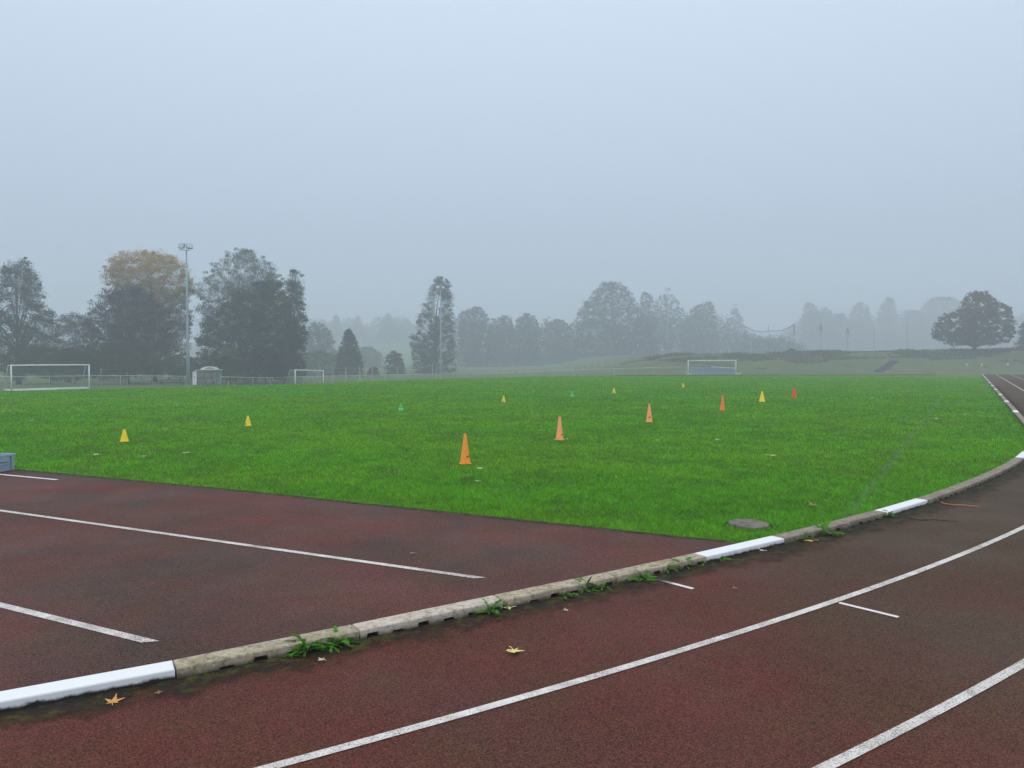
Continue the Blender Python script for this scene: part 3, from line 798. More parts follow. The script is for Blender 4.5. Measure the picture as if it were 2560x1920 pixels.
# ------------------------------------------------------------------ ball net hung between posts on the bank
cx = [1862, 1921, 1985, 2052, 2119, 2186, 2268]; cy = [815, 812, 811, 808, 818, 820, 802]
t0 = foot(1985, 215); t = empty('ball_net', t0); tag(t, 'sagging dark ball net hung between tall posts above the bank', 'net'); tops = []
for x, y in zip(cx, cy):
    q = foot(x, 215); tp = ray(x, y, 215); tops.append(tp)
    mb = MB(); mb.tube([q - t0, tp - t0], .07, 8); mb.build('net_post', MAT['steel_dark'], t)
rope = [ray(x, y, 215) for x, y in ((1862, 816), (1872, 821), (1884, 827), (1898, 829), (1912, 828.5), (1921, 827), (1940, 827.5), (1958, 826), (1970, 820), (1985, 811))]
mb = MB(); mb.tube([p - t0 for p in rope], .09, 6)
mb.tube([ray(1985, 811, 215) - t0, ray(1986, 837, 215) - t0], .14, 6)
for x, y in ((2052, 808), (2119, 819)):
    mb.tube([ray(x - 4, y + 17, 215) - t0, ray(x - 2, y + 6, 215) - t0, ray(x, y + 1, 215) - t0, ray(x + 2, y + 8, 215) - t0, ray(x + 1, y + 24, 215) - t0], .09, 6)
mb.build('gathered_net', MAT['rope'], t)
quads = []
for p, q2 in zip(rope[:-1], rope[1:]):
    g1, g2 = Vector((p.x, p.y, T(p.x, p.y) + 1.2)), Vector((q2.x, q2.y, T(q2.x, q2.y) + 1.2)); quads.append((g1 - t0, g2 - t0, q2 - t0, p - t0))
quad_net('net_curtain', quads, MAT['net_dark'], t)
for x in (2014, 2035, 2043, 2092, 2185, 2418, 2455, 2520):
    q = foot(x, 152 if x < 2300 else 134); mb = MB(); mb.box((0, 0, .16), (.16, .16, .36)); mb.box((0, 0, .36), (.2, .2, .05)); o = mb.build('marker_post', MAT['goal'], None, loc=(q.x, q.y, q.z))
    tag(o, 'short white marker post standing on the hazy grass bank', 'post', 'white marker posts on the bank')

# ------------------------------------------------------------------ crate on the run-up area
q = flat(38, 1174)
t = empty('storage_crate', (q.x, q.y, .004), R(80)); tag(t, 'grey blue open plastic storage crate at the left border by the lawn edge', 'crate')
L, Wd, Hc = .40, .60, .225           # right front corner sits at the origin
mb = MB(); th = .012
mb.box((-L / 2, th / 2, Hc / 2), (L - .03, th, Hc)); mb.box((-L / 2, Wd - th / 2, Hc / 2), (L - .03, th, Hc))
mb.box((-.015 - th / 2, Wd / 2, Hc / 2), (th, Wd - 2 * th - .004, Hc)); mb.box((-L + .015 + th / 2, Wd / 2, Hc / 2), (th, Wd - 2 * th - .004, Hc)); mb.box((-L / 2, Wd / 2, .008), (L - .06, Wd - .03, .012))
bd = mb.build('body', MAT['crate'], t)
mb = MB()
for (c, d) in (((-L / 2, -.008, Hc - .012), (L, .026, .024)), ((-L / 2, Wd + .008, Hc - .012), (L, .026, .024)), ((.002, Wd / 2, Hc - .012), (.026, Wd - .014, .0236)), ((-L - .002, Wd / 2, Hc - .012), (.026, Wd - .014, .0236))): mb.box(c, d)
mb.build('rim', MAT['crate'], t)
mb = MB()
for x in (-.05, -L + .05):
    mb = MB(); mb.box((x, -.007, Hc / 2 - .012), (.045, .016, Hc - .03)); mb.build('rib', MAT['crate'], t)
mb = MB()
mb = MB(); mb.box((-.20, -.014, Hc - .055), (.16, .018, .058)); mb.box((-.20, -.02, Hc - .083), (.17, .024, .012)); mb.build('handle', MAT['crate'], t)
mb = MB(); mb.box((-.19, -.004, .105), (.16, .006, .018), 0, ('Y', -.06)); mb.build('moulded_mark', MAT['crate_mark'], t)

# ------------------------------------------------------------------ drain cover sunk in the lawn
t = empty('drain_cover', (DRAIN.x, DRAIN.y, -.03)); tag(t, 'round grey stone drain cover sunk in the lawn near the kerb', 'drain cover')
mb = MB(); mb.lathe([(.23, .003), (.21, .006), (.20, -.002)], 28, captop=True, capbot=False); mb.build('earth_rim', MAT['soil'], t)
mb = MB(); pr = [(.185, .0), (.188, .022), (.178, .030)]; mb.lathe(pr, 32); mb.build('stone_lid', MAT['stone'], t)

# ------------------------------------------------------------------ weeds along the kerb
def weed_mesh(seed, nl, size, up):
    rg = np.random.default_rng(seed); V, C = [], []
    for i in range(nl):
        az = rg.uniform(0, 2 * np.pi); L = size * rg.uniform(.55, 1.1); el0 = rg.uniform(.25, 1.25) * up; w = L * rg.uniform(.16, .27); ns = 9
        cen, p = [], np.array([rg.normal(0, .015), rg.normal(0, .012), .0]); el = el0
        for k in range(ns + 1):
            cen.append(p.copy()); p = p + np.array([np.cos(az) * np.cos(el), np.sin(az) * np.cos(el), np.sin(el)]) * L / ns; el -= rg.uniform(.08, .22)
        cen = np.array(cen); cen[:, 2] = np.maximum(cen[:, 2], .006 + .002 * i % .012)
        side = np.array([-np.sin(az), np.cos(az), 0]); col = np.array([.075, .26, .022]) * rg.uniform(.55, 1.35) + np.array([.04, .03, 0]) * rg.random()
        def wd(k):
            u = k / ns; b = (math.sin(math.pi * min(1, u * .98 + .02) ** 1.25) * .9 + .1) * w / 2
            return b * (1.0 if k % 2 else .48) * (1 - .9 * (k == ns))
        tw = rg.uniform(-.5, .5)
        for k in range(ns):
            a0, a1 = wd(k), wd(k + 1); dz0, dz1 = .35 * a0, .35 * a1
            for sg in (-1, 1):
                q = [cen[k], cen[k] + side * sg * a0 + [0, 0, dz0 + sg * tw * a0], cen[k + 1] + side * sg * a1 + [0, 0, dz1 + sg * tw * a1], cen[k + 1]]
                V += q; C += [col * .75, col, col, col * .75]
    return np_mesh('weed', np.array(V), 4, np.array(C))
WEEDS = [((770, 1632), 30, .15, 1.15, 'large jagged leafy weed growing over the kerb at lower left'), ((838, 1615), 34, .12, 1.0, 'bushy low weed touching the right side of the large jagged weed'), ((737, 1648), 5, .07, .9, 'tiny seedling in front of the large jagged weed'),
         ((1222, 1534), 14, .11, 1.25, 'upright young dandelion at the far end of the pale worn kerb stone'), ((1262, 1522), 9, .07, .9, 'small flat weed just right of the upright young dandelion'),
         ((1412, 1492), 10, .08, .9, 'flat grey green weed, leftmost of the weed row under the mottled kerb stone'), ((1462, 1478), 12, .11, 1.3, 'weed with one tall rounded leaf in the middle of the weed row'), ((1498, 1474), 10, .09, .9, 'spreading weed with a drooping leaf right of the tall rounded leaf'),
         ((1572, 1455), 12, .09, .8, 'low weed left of the short white tick line'), ((1612, 1450), 14, .10, .9, 'dense low weed where the short white tick line meets the kerb'), ((1660, 1430), 14, .10, 1.0, 'weed with reddish tips right of the short white tick line'), ((1708, 1420), 16, .10, 1.0, 'bright weed tuft just before the clean white kerb stone'), ((1752, 1412), 10, .07, .9, 'small weed at the joint of the brown and clean white kerb stones'), ((1800, 1400), 10, .07, .8, 'grey green weed under the clean white kerb stone'),
         ((2010, 1352), 14, .10, 1.0, 'grassy weed tuft at the kerb just past the lawn corner'), ((2060, 1338), 12, .12, 1.35, 'tall weed leaning on the kerb beside the orange leaf'), ((2082, 1338), 8, .08, .6, 'flat pale weed right of the tall leaning weed'), ((2228, 1294), 10, .10, 1.4, 'thin grass tuft before the second white kerb stone')]
for i, (pxy, nl, sz, up, lab) in enumerate(WEEDS):
    q = flat(*pxy); o = link_mesh('weed_plant', weed_mesh(100 + i, int(nl * 1.3), sz * (1.05 if i < 5 else 1.25), up), MAT['leaf'], None, (q.x, q.y, .004), RNG.uniform(0, 6)); tag(o, lab, 'weed', 'weeds along the kerb')

# ------------------------------------------------------------------ fallen leaves
def leaf_mesh(size, seed, lobes=5, curl=.15):
    rg = np.random.default_rng(seed); pts = []
    angs = {5: [(-2.15, .55), (-1.05, .85), (0, 1.0), (1.05, .85), (2.15, .55)], 3: [(-1.1, .7), (0, 1.0), (1.1, .7)]}[lobes]
    out = [(math.pi, .12)]; al = []
    for i, (a, r) in enumerate(angs):
        al += [(a - .30, r * .52), (a - .20, r * .62), (a - .16, r * .58), (a - .07, r * .86), (a, r), (a + .07, r * .86), (a + .16, r * .58), (a + .20, r * .62), (a + .30, r * .52)]
        if i < len(angs) - 1: m = (a + angs[i + 1][0]) / 2; al.append((m, .28))
    al.append((math.pi, .14))
    vs = [(0, 0, .012)] + [(r * size * math.sin(a) * rg.uniform(.93, 1.07), r * size * math.cos(a), .004 + curl * size * (r ** 2) * (.4 + .6 * math.sin(a * 2.1 + seed) ** 2)) for a, r in al]
    n = len(al); fs = [(0, 1 + i, 1 + (i + 1) % n) for i in range(n)]
    mb = MB(); mb.add(vs, fs)
    mb.tube([(0, -size * .1, .008), (size * .05, -size * .45, .012), (size * .14, -size * .75, .01)], .0022, 5)
    return mb
LM = [plain('leaf_orange', (.72, .36, .12), .6, .25, .15, 60), plain('leaf_yellow', (.78, .66, .30), .6, .25, .12, 60), plain('leaf_brown', (.36, .20, .12), .7, .2, .2, 60), plain('leaf_pale', (.62, .60, .44), .6, .25, .1, 60)]
LEAVES = [((283, 1760), .060, 0, .25, 5, 0.25, 'orange maple leaf on the track below the white kerb stone'), ((1284, 1632), .070, 1, 3.4, 5, .45, 'pale yellow folded maple leaf in the middle of the first lane'),
          ((1034, 1387), .042, 2, 1.0, 3, .5, 'small brown leaf on the red run-up area below the lawn'), ((2030, 1355), .075, 0, 1.4, 3, .1, 'long orange leaf lying by the kerb weeds at right'), ((1275, 1524), .055, 1, 1.8, 3, .2, 'yellow leaf tucked under the young dandelion by the kerb'),
          ((396, 1738), .03, 2, .4, 3, .3, 'tiny brown leaf right of the orange maple leaf'), ((1415, 1530), .03, 3, .2, 3, .3, 'tiny pale leaf in the first lane near the weed row'), ((1838, 1475), .03, 2, .2, 3, .3, 'tiny brown leaf in the first lane below the clean white kerb stone'),
          ((805, 1655), .035, 3, .8, 3, .3, 'tiny pale leaf under the large jagged weed'), ((1908, 1380), .04, 3, .8, 3, .3, 'small pale leaf under the clean white kerb stone')]
GL = [((1200, 1172), .07, 3, 'pale curled leaf on the grass at the foot of the nearest orange cone'), ((1196, 1204), .05, 3, 'small pale leaf on the grass below the nearest orange cone'), ((1524, 1103), .07, 2, 'small brown leaf on the grass right of the second orange cone'), ((1926, 1139), .11, 1, 'pair of pale leaves on the grass toward the chalk line'), ((2064, 1142), .07, 2, 'brown leaf on the grass near the chalk line'),
      ((2034, 1264), .09, 2, 'brown leaf on the grass above the drain cover'), ((243, 1137), .08, 3, 'pale leaf on the grass below the plain yellow cone'), ((362, 1141), .07, 3, 'small pale leaf on the grass right below the plain yellow cone'), ((463, 1133), .09, 3, 'pale leaf on the grass between the two near yellow cones'), ((74, 1052), .10, 3, 'pale leaf on the grass at far left'),
      ((1260, 1172), .05, 2, 'tiny brown leaf right of the nearest orange cone'), ((1420, 1098), .05, 3, 'tiny pale leaf beside the second orange cone'), ((2181, 995), .12, 3, 'distant pale leaf on the grass right of the red cone'), ((2410, 1036), .10, 3, 'distant pale leaf on the grass near the right kerb'), ((2340, 1048), .09, 3, 'distant pale leaf left of the right kerb straight'), ((1795, 1100), .08, 3, 'pale leaf on the grass below the deep orange cone'), ((1646, 1101), .06, 3, 'tiny pale leaf below the arrow marked cone')]
for i, (pxy, sz, m, rz, lb, cu, lab) in enumerate(LEAVES):
    q = flat(*pxy); o = leaf_mesh(sz, 20 + i, lb, cu).build('fallen_leaf', LM[m], None, loc=(q.x, q.y, .006), rz=rz); tag(o, lab, 'leaf', 'fallen leaves on track and grass')
for i, (pxy, sz, m, lab) in enumerate(GL):
    q = flat(*pxy, z=.02); o = leaf_mesh(sz, 50 + i, 3 if i % 2 else 5, .35).build('fallen_leaf', LM[m], None, loc=(q.x, q.y, .02), rz=i * 1.3); tag(o, lab, 'leaf', 'fallen leaves on track and grass')
# orange strap and a thin dark twig on the track
pp = [flat(x, y, .012) for x, y in ((2352, 1256), (2366, 1260), (2385, 1262), (2410, 1263), (2430, 1265), (2448, 1266))]
mb = MB(); mb.tube(pp, [.005, .007, .007, .007, .006, .004], 6); o = mb.build('orange_strap', MAT['strap']); tag(o, 'thin orange red strap lying on the track at right beside the kerb', 'strap')
pp = [flat(x, y, .006) for x, y in ((2262, 1293), (2300, 1300), (2340, 1299), (2395, 1304))]
mb = MB(); mb.tube(pp, [.003, .004, .004, .002], 5); o = mb.build('twig', MAT['twig']); tag(o, 'thin dark twig lying on the track below the orange strap', 'twig')

# ------------------------------------------------------------------ trees
def tree(name, label, rows, D, tint, leaf, dens, clump_r_, depth=.85, trunk_px=None, base=None, group='trees behind the field', limbs=26, tint2=None, bark='bark', seed=0, low=None, gap=.38, trunk_r=None, cat='tree', stems=1, up=.0):
    """rows: (photo row, left, right) of the crown from the top down; crown is built round that outline as a solid of foliage"""
    rg = np.random.default_rng(seed + int(rows[0][1]) * 7 + int(D))
    if 100 < D < 130 and group != 'trees on the bank': D = D * .92 + .5
    elif D > 165: D = D * 1.19
    clump_r = clump_r_ * .85; leaf = leaf * (.56 if D < 140 else (.72 if D < 165 else 1.05)); dens = dens * (1.95 if D < 140 else (1.45 if D < 165 else 1.5))
    k = D / FPX
    ys = np.array([r[0] for r in rows], float); L = np.array([r[1] for r in rows], float); Rr = np.array([r[2] for r in rows], float)
    zt = np.array([ray(0, y, D).z for y in ys])                    # heights, descending
    cxp = trunk_px if trunk_px is not None else (L[-1] + Rr[-1]) / 2
    q = foot(cxp, D); X0, Z0 = q.x, q.z
    t = empty(name, (q.x, q.y, q.z - .05)); tag(t, label, cat, group)
    cx = ((L + Rr) / 2 - 1280) * k - X0; hw = (Rr - L) / 2 * k; zz = zt - Z0 + .05
    hgt = zz[0]
    # clump centres fill the solid of revolution-like crown, with more of them towards its skin
    zs = np.linspace(zz[-1], zz[0], 200); ws = np.interp(zs, zz[::-1], hw[::-1]); cs = np.interp(zs, zz[::-1], cx[::-1])
    area = float(np.sum(ws) * 2 * (zs[1] - zs[0]))
    nc = max(10, int(area / (clump_r ** 2) * dens * 1.9))
    p = (ws + .35) / (ws + .35).sum(); ii = rg.choice(200, nc * 2, p=p)
    zc = zs[ii] + rg.normal(0, clump_r * .2, nc * 2); rad = ws[ii] * np.sqrt(rg.random(nc * 2)) ** .8 ; th = rg.uniform(0, 2 * np.pi, nc * 2)
    stray = rg.random(nc * 2) < .22
    rad = np.where(stray, np.maximum(rad, ws[ii] * rg.uniform(.70, .96, nc * 2)), np.maximum(0, rad - clump_r * .35)); zc = np.minimum(zc + stray * rg.uniform(-.3, .5, nc * 2) * clump_r, zz[0] - clump_r * .15)
    c = np.stack([cs[ii] + rad * np.cos(th), rad * np.sin(th) * depth, zc], 1)
    keep = vnoise(c[:, 0] / (clump_r * 2.6) + 50 + seed, c[:, 2] / (clump_r * 2.2) + c[:, 1] / (clump_r * 5) + 50, 21 + seed) > gap * .5
    stray = stray[keep][:nc]; c = c[keep][:nc]; nc = len(c)
    nl = int(32 * (clump_r / leaf / 2.4) ** 2) ; nl = int(np.clip(nl, 18, 85 if D < 140 else (52 if D < 260 else 30)))
    wl_ = np.interp(c[:, 2], zz[::-1], hw[::-1]); rr_ = np.repeat(np.minimum(clump_r, .45 * wl_ + .30) * rg.uniform(.55, 1.2, nc) * np.where(stray, .55, 1.0), nl)
    off = rg.normal(0, 1, (nc * nl, 3)); off /= np.linalg.norm(off, axis=1)[:, None]; off *= (rg.random(nc * nl) ** .45 * rr_)[:, None]; off[:, 2] *= .7
    P = np.repeat(c, nl, 0) + off; n = len(P)
    P[:, 2] = np.maximum(P[:, 2], .15)
    a = rg.normal(0, 1, (n, 3)); a /= np.linalg.norm(a, axis=1)[:, None]; b = np.cross(a, rg.normal(0, 1, (n, 3))); b /= np.linalg.norm(b, axis=1)[:, None]
    s = (leaf * rg.uniform(.55, 1.25, n))[:, None]; a = a * s * .62; b = b * s * .42
    V = np.stack([P - a, P + b * .9, P + a, P - b * .9], 1).reshape(-1, 3)
    base_c = np.array(tint); col = np.repeat(base_c[None] * np.repeat(rg.uniform(.7, 1.3, nc), nl)[:, None], 1, 0) * rg.uniform(.85, 1.15, n)[:, None]
    if tint2 is not None:
        hfrac = np.clip((P[:, 2] / hgt), 0, 1); m = S((hfrac - .45) * 2.2 + (np.repeat(rg.random(nc), nl) - .5) * .9)[:, None]
        col = col * (1 - m) + np.array(tint2) * rg.uniform(.7, 1.3, n)[:, None] * m
    link_mesh('crown', np_mesh('crown', V, 4, np.repeat(col, 4, 0)), MAT['leaf'], t)
    # trunk and limbs reach into the crown
    mb = MB(); R0 = trunk_r or max(.10, hgt * .017)
    tops = []
    for st in range(stems):
        dx = 0 if stems == 1 else (st - (stems - 1) / 2) * hgt * .13
        path = []; nseg = 7
        for i in range(nseg + 1):
            u = i / nseg; z = u * hgt * (.86 if stems == 1 else .74)
            ax = np.interp(z, zz[::-1], cx[::-1]) if z > zz[-1] else cx[-1] * z / max(zz[-1], .1)
            path.append(Vector((ax * u + dx * u ** .7 + rg.normal(0, .02 * hgt) * u * .4, rg.normal(0, .012 * hgt) * u, z)))
        rads = [R0 * (1.25 if i == 0 else 1) * (1 - .9 * i / nseg) / (1 if stems == 1 else 1.35) + .012 for i in range(nseg + 1)]
        mb.tube(path, rads, 7); tops.append((path, rads))
    if limbs:
        order = rg.permutation(nc)[:limbs]
        for j in order:
            path, rads = tops[rg.integers(0, len(tops))]; e = Vector(c[j])
            u = np.clip((e.z / hgt) * .78 - .06 - rg.random() * .12, .08, .9); f = u * (len(path) - 1); i0 = min(int(f), len(path) - 2); sp = path[i0].lerp(path[i0 + 1], f - i0)
            if sp.z > e.z - .2 * hgt * .2: sp = path[max(0, i0 - 1)]
            m1 = sp.lerp(e, .5) + Vector((0, 0, (e - sp).length * .10)); r0 = max(.03, rads[i0] * .5)
            mb.tube([sp, sp.lerp(m1, .55), m1, m1.lerp(e, .6), e], [r0, r0 * .75, r0 * .5, r0 * .32, .012], 5)
    mb.build('trunk', MAT[bark], t, True)
    return t

DK = (.018, .032, .015); DK2 = (.026, .030, .024); OLV = (.045, .050, .020); PG = (.060, .085, .030); GRN = (.030, .048, .018); BRN = (.055, .035, .024)
# left group
tree('alder_tree', 'tall dark pointed tree cut by the left border', [(640, 44, 66), (665, 22, 82), (700, 0, 98), (735, -18, 108), (770, -35, 122), (800, -45, 140), (840, -55, 150), (885, -60, 152), (925, -58, 150)], 107, DK, .24, 1.5, 1.15, seed=1, gap=.30, limbs=40, trunk_px=45)
tree('autumn_tree', 'big round tree with orange yellow top left of the mast', [(632, 330, 400), (645, 296, 440), (665, 280, 470), (690, 266, 488), (715, 275, 488), (740, 290, 486), (765, 288, 470), (800, 280, 484), (840, 285, 478), (880, 300, 470)], 121, (.060, .045, .022), .27, 1.8, 1.2, tint2=(.42, .26, .035), seed=2, gap=.36, limbs=46, trunk_px=385)
tree('dark_tree', 'dark rounded tree standing in front of the orange topped tree', [(716, 318, 346), (738, 258, 380), (765, 235, 405), (800, 222, 425), (845, 212, 430), (890, 208, 428), (930, 210, 425)], 109, (.024, .022, .022), .24, 1.7, 1.1, seed=3, gap=.28, limbs=34, trunk_px=318)
tree('dark_tree', 'small orange tinged tree in the gap left of the orange topped tree', [(784, 165, 195), (800, 150, 222), (830, 146, 235), (870, 145, 240), (925, 145, 240)], 125, (.06, .050, .022), .26, 1.4, 1.2, seed=4, gap=.3, limbs=16)
tree('airy_tree', 'tall airy pale green tree with many thin stems right of the mast', [(624, 585, 625), (640, 552, 665), (660, 536, 690), (685, 520, 708), (710, 500, 712), (740, 492, 716), (775, 498, 722), (815, 505, 720), (860, 512, 715)], 125, (.050, .075, .035), .23, 1.0, 1.05, tint2=(.075, .110, .055), seed=5, gap=.40, limbs=90, trunk_px=610, stems=4, bark='bark_pale')
tree('leaning_tree', 'narrow dark tree with ragged right side, right edge of the airy tree', [(676, 728, 746), (692, 722, 760), (712, 716, 758), (745, 712, 760), (775, 706, 768), (805, 695, 771), (840, 690, 772), (875, 688, 768)], 117, DK, .24, 1.35, 1.0, seed=6, gap=.36, limbs=30, trunk_px=712)
tree('dark_tree', 'broad dark tree filling the lower middle under the airy tree', [(706, 640, 705), (730, 600, 722), (765, 565, 730), (800, 510, 742), (840, 498, 760), (880, 495, 766), (930, 498, 762)], 113, DK, .25, 1.7, 1.15, seed=7, gap=.27, limbs=40, trunk_px=640)
tree('bush', 'pale green bush under the orange topped tree beside the mast', [(888, 425, 462), (900, 402, 490), (920, 398, 500), (940, 400, 500)], 103, PG, .22, 1.5, .8, seed=8, gap=.25, limbs=0, cat='bush', group='bushes under the trees', trunk_r=.06)
tree('bush', 'light green bush above the shelter roof between dark trees', [(868, 560, 585), (882, 548, 598), (900, 545, 602), (925, 550, 600)], 106, (.085, .115, .04), .22, 1.3, .7, seed=9, gap=.28, limbs=0, cat='bush', group='bushes under the trees', trunk_r=.06)
tree('bush', 'dark bush at the foot of the trees behind the left goal', [(868, 60, 130), (890, 20, 200), (915, 0, 250), (940, 0, 250)], 103, GRN, .24, 1.5, .9, seed=10, gap=.25, limbs=0, cat='bush', group='bushes under the trees', trunk_r=.06)
tree('bush', 'dark olive bush at the foot of the dark rounded tree', [(860, 270, 370), (890, 230, 400), (915, 225, 405), (942, 225, 405)], 102, OLV, .24, 1.5, .9, seed=11, gap=.25, limbs=0, cat='bush', group='bushes under the trees', trunk_r=.06)
tree('bush', 'reddish brown bush behind the small goal', [(875, 690, 730), (895, 680, 752), (915, 675, 765), (945, 675, 765)], 109, (.050, .042, .03), .24, 1.4, .9, seed=12, gap=.3, limbs=0, cat='bush', group='bushes under the trees', trunk_r=.06)
tree('bush', 'tall pale bush fading on the meadow right of the left tree group', [(806, 775, 800), (830, 768, 825), (870, 765, 845), (935, 765, 840)], 185, (.07, .075, .035), .3, 1.2, 1.3, seed=13, gap=.3, limbs=6, cat='bush', group='bushes under the trees')
for rows_, D_, c_, lab_ in (
    ([(872, 150, 200), (888, 135, 232), (915, 128, 245), (946, 128, 245)], 101, GRN, 'dark bush between the left goal and the dark rounded tree'),
    ([(893, 500, 560), (905, 480, 610), (925, 476, 622), (946, 476, 622)], 103, (.030, .040, .022), 'dark low bush directly behind the shelter'),
    ([(866, 640, 690), (885, 620, 705), (915, 615, 712), (946, 615, 712)], 104, (.028, .030, .024), 'dark bush behind the tall fence posts left of the small goal'),
    ([(878, 770, 815), (895, 755, 850), (920, 752, 858), (946, 752, 858)], 150, (.10, .13, .05), 'pale green bush on the meadow behind the small goal'),
    ([(868, 905, 930), (885, 890, 955), (915, 886, 962), (940, 886, 962)], 215, (.10, .13, .05), 'hazy green bush between pyramid conifer and conical tree'),
    ([(840, 700, 740), (862, 680, 765), (900, 676, 772), (940, 676, 772)], 190, (.08, .10, .04), 'hazy olive bush seen past the right edge of the left tree group')):
    tree('bush', lab_, rows_, D_, c_, .24, 1.5, .9, seed=80 + int(rows_[0][1]) % 19, gap=.22, limbs=0, cat='bush', group='bushes under the trees', trunk_r=.06)
# middle
tree('conifer_tree', 'small dark pyramid shaped conifer alone on the meadow', [(824, 868, 878), (838, 860, 886), (855, 852, 895), (880, 845, 902), (905, 838, 908), (936, 834, 910)], 142, (.018, .034, .018), .22, 2.4, .75, seed=14, gap=.2, limbs=12, trunk_px=872)
tree('bush', 'low ragged bush left of the conical tree', [(878, 978, 992), (892, 965, 1006), (912, 960, 1014), (938, 960, 1014)], 157, (.045, .05, .03), .24, 1.3, .7, seed=15, gap=.3, limbs=4, cat='bush', group='bushes under the trees', trunk_r=.06)
tree('bush', 'tiny dark bush on the meadow beside the pyramid conifer', [(918, 930, 938), (926, 920, 946), (940, 918, 948)], 143, (.02, .03, .016), .2, 2, .5, seed=16, gap=.1, limbs=0, cat='bush', group='bushes under the trees', trunk_r=.05)
tree('conical_tree', 'tall ragged conical tree behind a mast in the middle', [(693, 1092, 1112), (712, 1080, 1126), (735, 1072, 1132), (765, 1056, 1134), (790, 1044, 1138), (815, 1036, 1140), (840, 1026, 1142), (855, 1022, 1142), (890, 1030, 1142), (935, 1032, 1140)], 163, (.020, .030, .022), .26, 1.45, 1.1, seed=17, gap=.33, limbs=40, trunk_px=1092)
MID = [([(768, 1186, 1200), (780, 1150, 1216), (800, 1144, 1226), (850, 1142, 1232), (925, 1142, 1234)], 226, 'grey hazy round tree touching the right side of the conical tree', DK2),
       ([(790, 1255, 1270), (800, 1228, 1284), (830, 1222, 1292), (925, 1222, 1294)], 233, 'low hazy reddish tree second to the right of the conical tree', BRN),
       ([(784, 1308, 1322), (798, 1290, 1345), (830, 1285, 1358), (925, 1284, 1360)], 233, 'hazy round tree third to the right of the conical tree', DK2),
       ([(800, 1385, 1405), (810, 1362, 1430), (835, 1356, 1440), (925, 1354, 1442)], 241, 'low red topped hazy tree just left of the big round tree', (.07, .036, .030))]
for rows, D, lab, c_ in MID: tree('hazy_tree', lab, rows, D, c_, .3, 1.5, 1.2, seed=20 + len(lab), gap=.25, limbs=14, group='hazy trees in the middle')
tree('hazy_tree', 'big broad rounded hazy tree right of the middle', [(706, 1508, 1552), (722, 1486, 1570), (742, 1474, 1584), (765, 1450, 1600), (790, 1438, 1610), (820, 1436, 1630), (870, 1432, 1648), (915, 1434, 1650)], 233, (.026, .036, .026), .3, 1.5, 1.3, seed=30, gap=.27, limbs=40, trunk_px=1535, group='hazy trees in the middle')
tree('hazy_tree', 'thin wispy tree at the right shoulder of the big round tree', [(722, 1612, 1620), (740, 1600, 1628), (770, 1596, 1640), (830, 1596, 1650), (900, 1598, 1650)], 254, (.04, .045, .035), .3, .9, 1.0, seed=31, gap=.36, limbs=24, group='hazy trees in the middle')
tree('airy_tree', 'airy nearly leafless hazy tree around the far mast', [(736, 1650, 1680), (755, 1630, 1700), (785, 1622, 1712), (815, 1625, 1705), (850, 1640, 1690), (880, 1650, 1680)], 264, (.06, .06, .05), .26, .6, .9, seed=32, gap=.42, limbs=70, trunk_px=1665, stems=2, group='hazy trees in the middle')
tree('hazy_tree', 'hazy tree with a raised right tip, right of the far mast', [(756, 1764, 1780), (766, 1735, 1784), (785, 1712, 1788), (820, 1694, 1796), (880, 1690, 1802), (900, 1690, 1802)], 269, (.03, .036, .034), .32, 1.5, 1.3, seed=33, gap=.25, limbs=20, group='hazy trees in the middle')
tree('hazy_tree', 'very faint spindly tree left of the hanging ball net', [(772, 1830, 1842), (800, 1815, 1856), (830, 1806, 1866), (880, 1800, 1872)], 332, (.04, .045, .045), .34, .8, 1.2, seed=34, gap=.35, limbs=24, group='faint trees beyond the bank')
FAR = [([(758, 2010, 2030), (775, 2005, 2045), (800, 2000, 2052), (880, 1996, 2056)], 'faint tall tree above the end of the hanging ball net'), ([(768, 2052, 2068), (790, 2046, 2084), (880, 2040, 2090)], 'faint tree second behind the ball net posts'),
       ([(757, 2140, 2158), (775, 2125, 2172), (810, 2115, 2182), (880, 2110, 2186)], 'faint tree third behind the ball net posts'), ([(744, 2214, 2228), (765, 2198, 2236), (800, 2190, 2242), (880, 2188, 2246)], 'faint narrow pointed tree above the bank steps'),
       ([(785, 2085, 2110), (810, 2080, 2122), (880, 2080, 2126)], 'faint low tree filling the gap behind the ball net posts'), ([(776, 2268, 2290), (800, 2250, 2310), (880, 2246, 2316)], 'faint low tree left of the round tree on the bank'),
       ([(744, 2325, 2375), (765, 2306, 2420), (800, 2296, 2450), (880, 2290, 2470)], 'faint broad tree behind the round tree on the bank'), ([(846, 1880, 1950), (858, 1850, 1985), (885, 1840, 1990)], 'faint low thicket under the hanging ball net'), ([(835, 2475, 2500), (850, 2460, 2530), (885, 2455, 2545)], 'faint low thicket right of the round tree on the bank')]
for i, (rows, lab) in enumerate(FAR): tree('faint_tree', lab, rows, 385 + (i * 11) % 35, (.035, .042, .045), .4, 1.4, 1.5, seed=40 + i, gap=.2, limbs=8, group='faint trees beyond the bank')
HILLT = [([(783, 968, 974), (800, 956, 985), (830, 945, 1000), (850, 940, 1004)], 'very faint conifer on the foggy meadow left of the conical tree'), ([(786, 838, 844), (805, 828, 853), (840, 820, 860)], 'very faint conifer above the pyramid shaped conifer'), ([(790, 893, 899), (808, 884, 908), (845, 876, 915)], 'very faint conifer on the foggy meadow in the middle'), ([(806, 1000, 1020), (825, 990, 1032), (860, 988, 1036)], 'very faint round tree just left of the conical tree'), ([(800, 805, 815), (818, 795, 826), (850, 790, 832)], 'very faint reddish tree at the edge of the left tree group')]
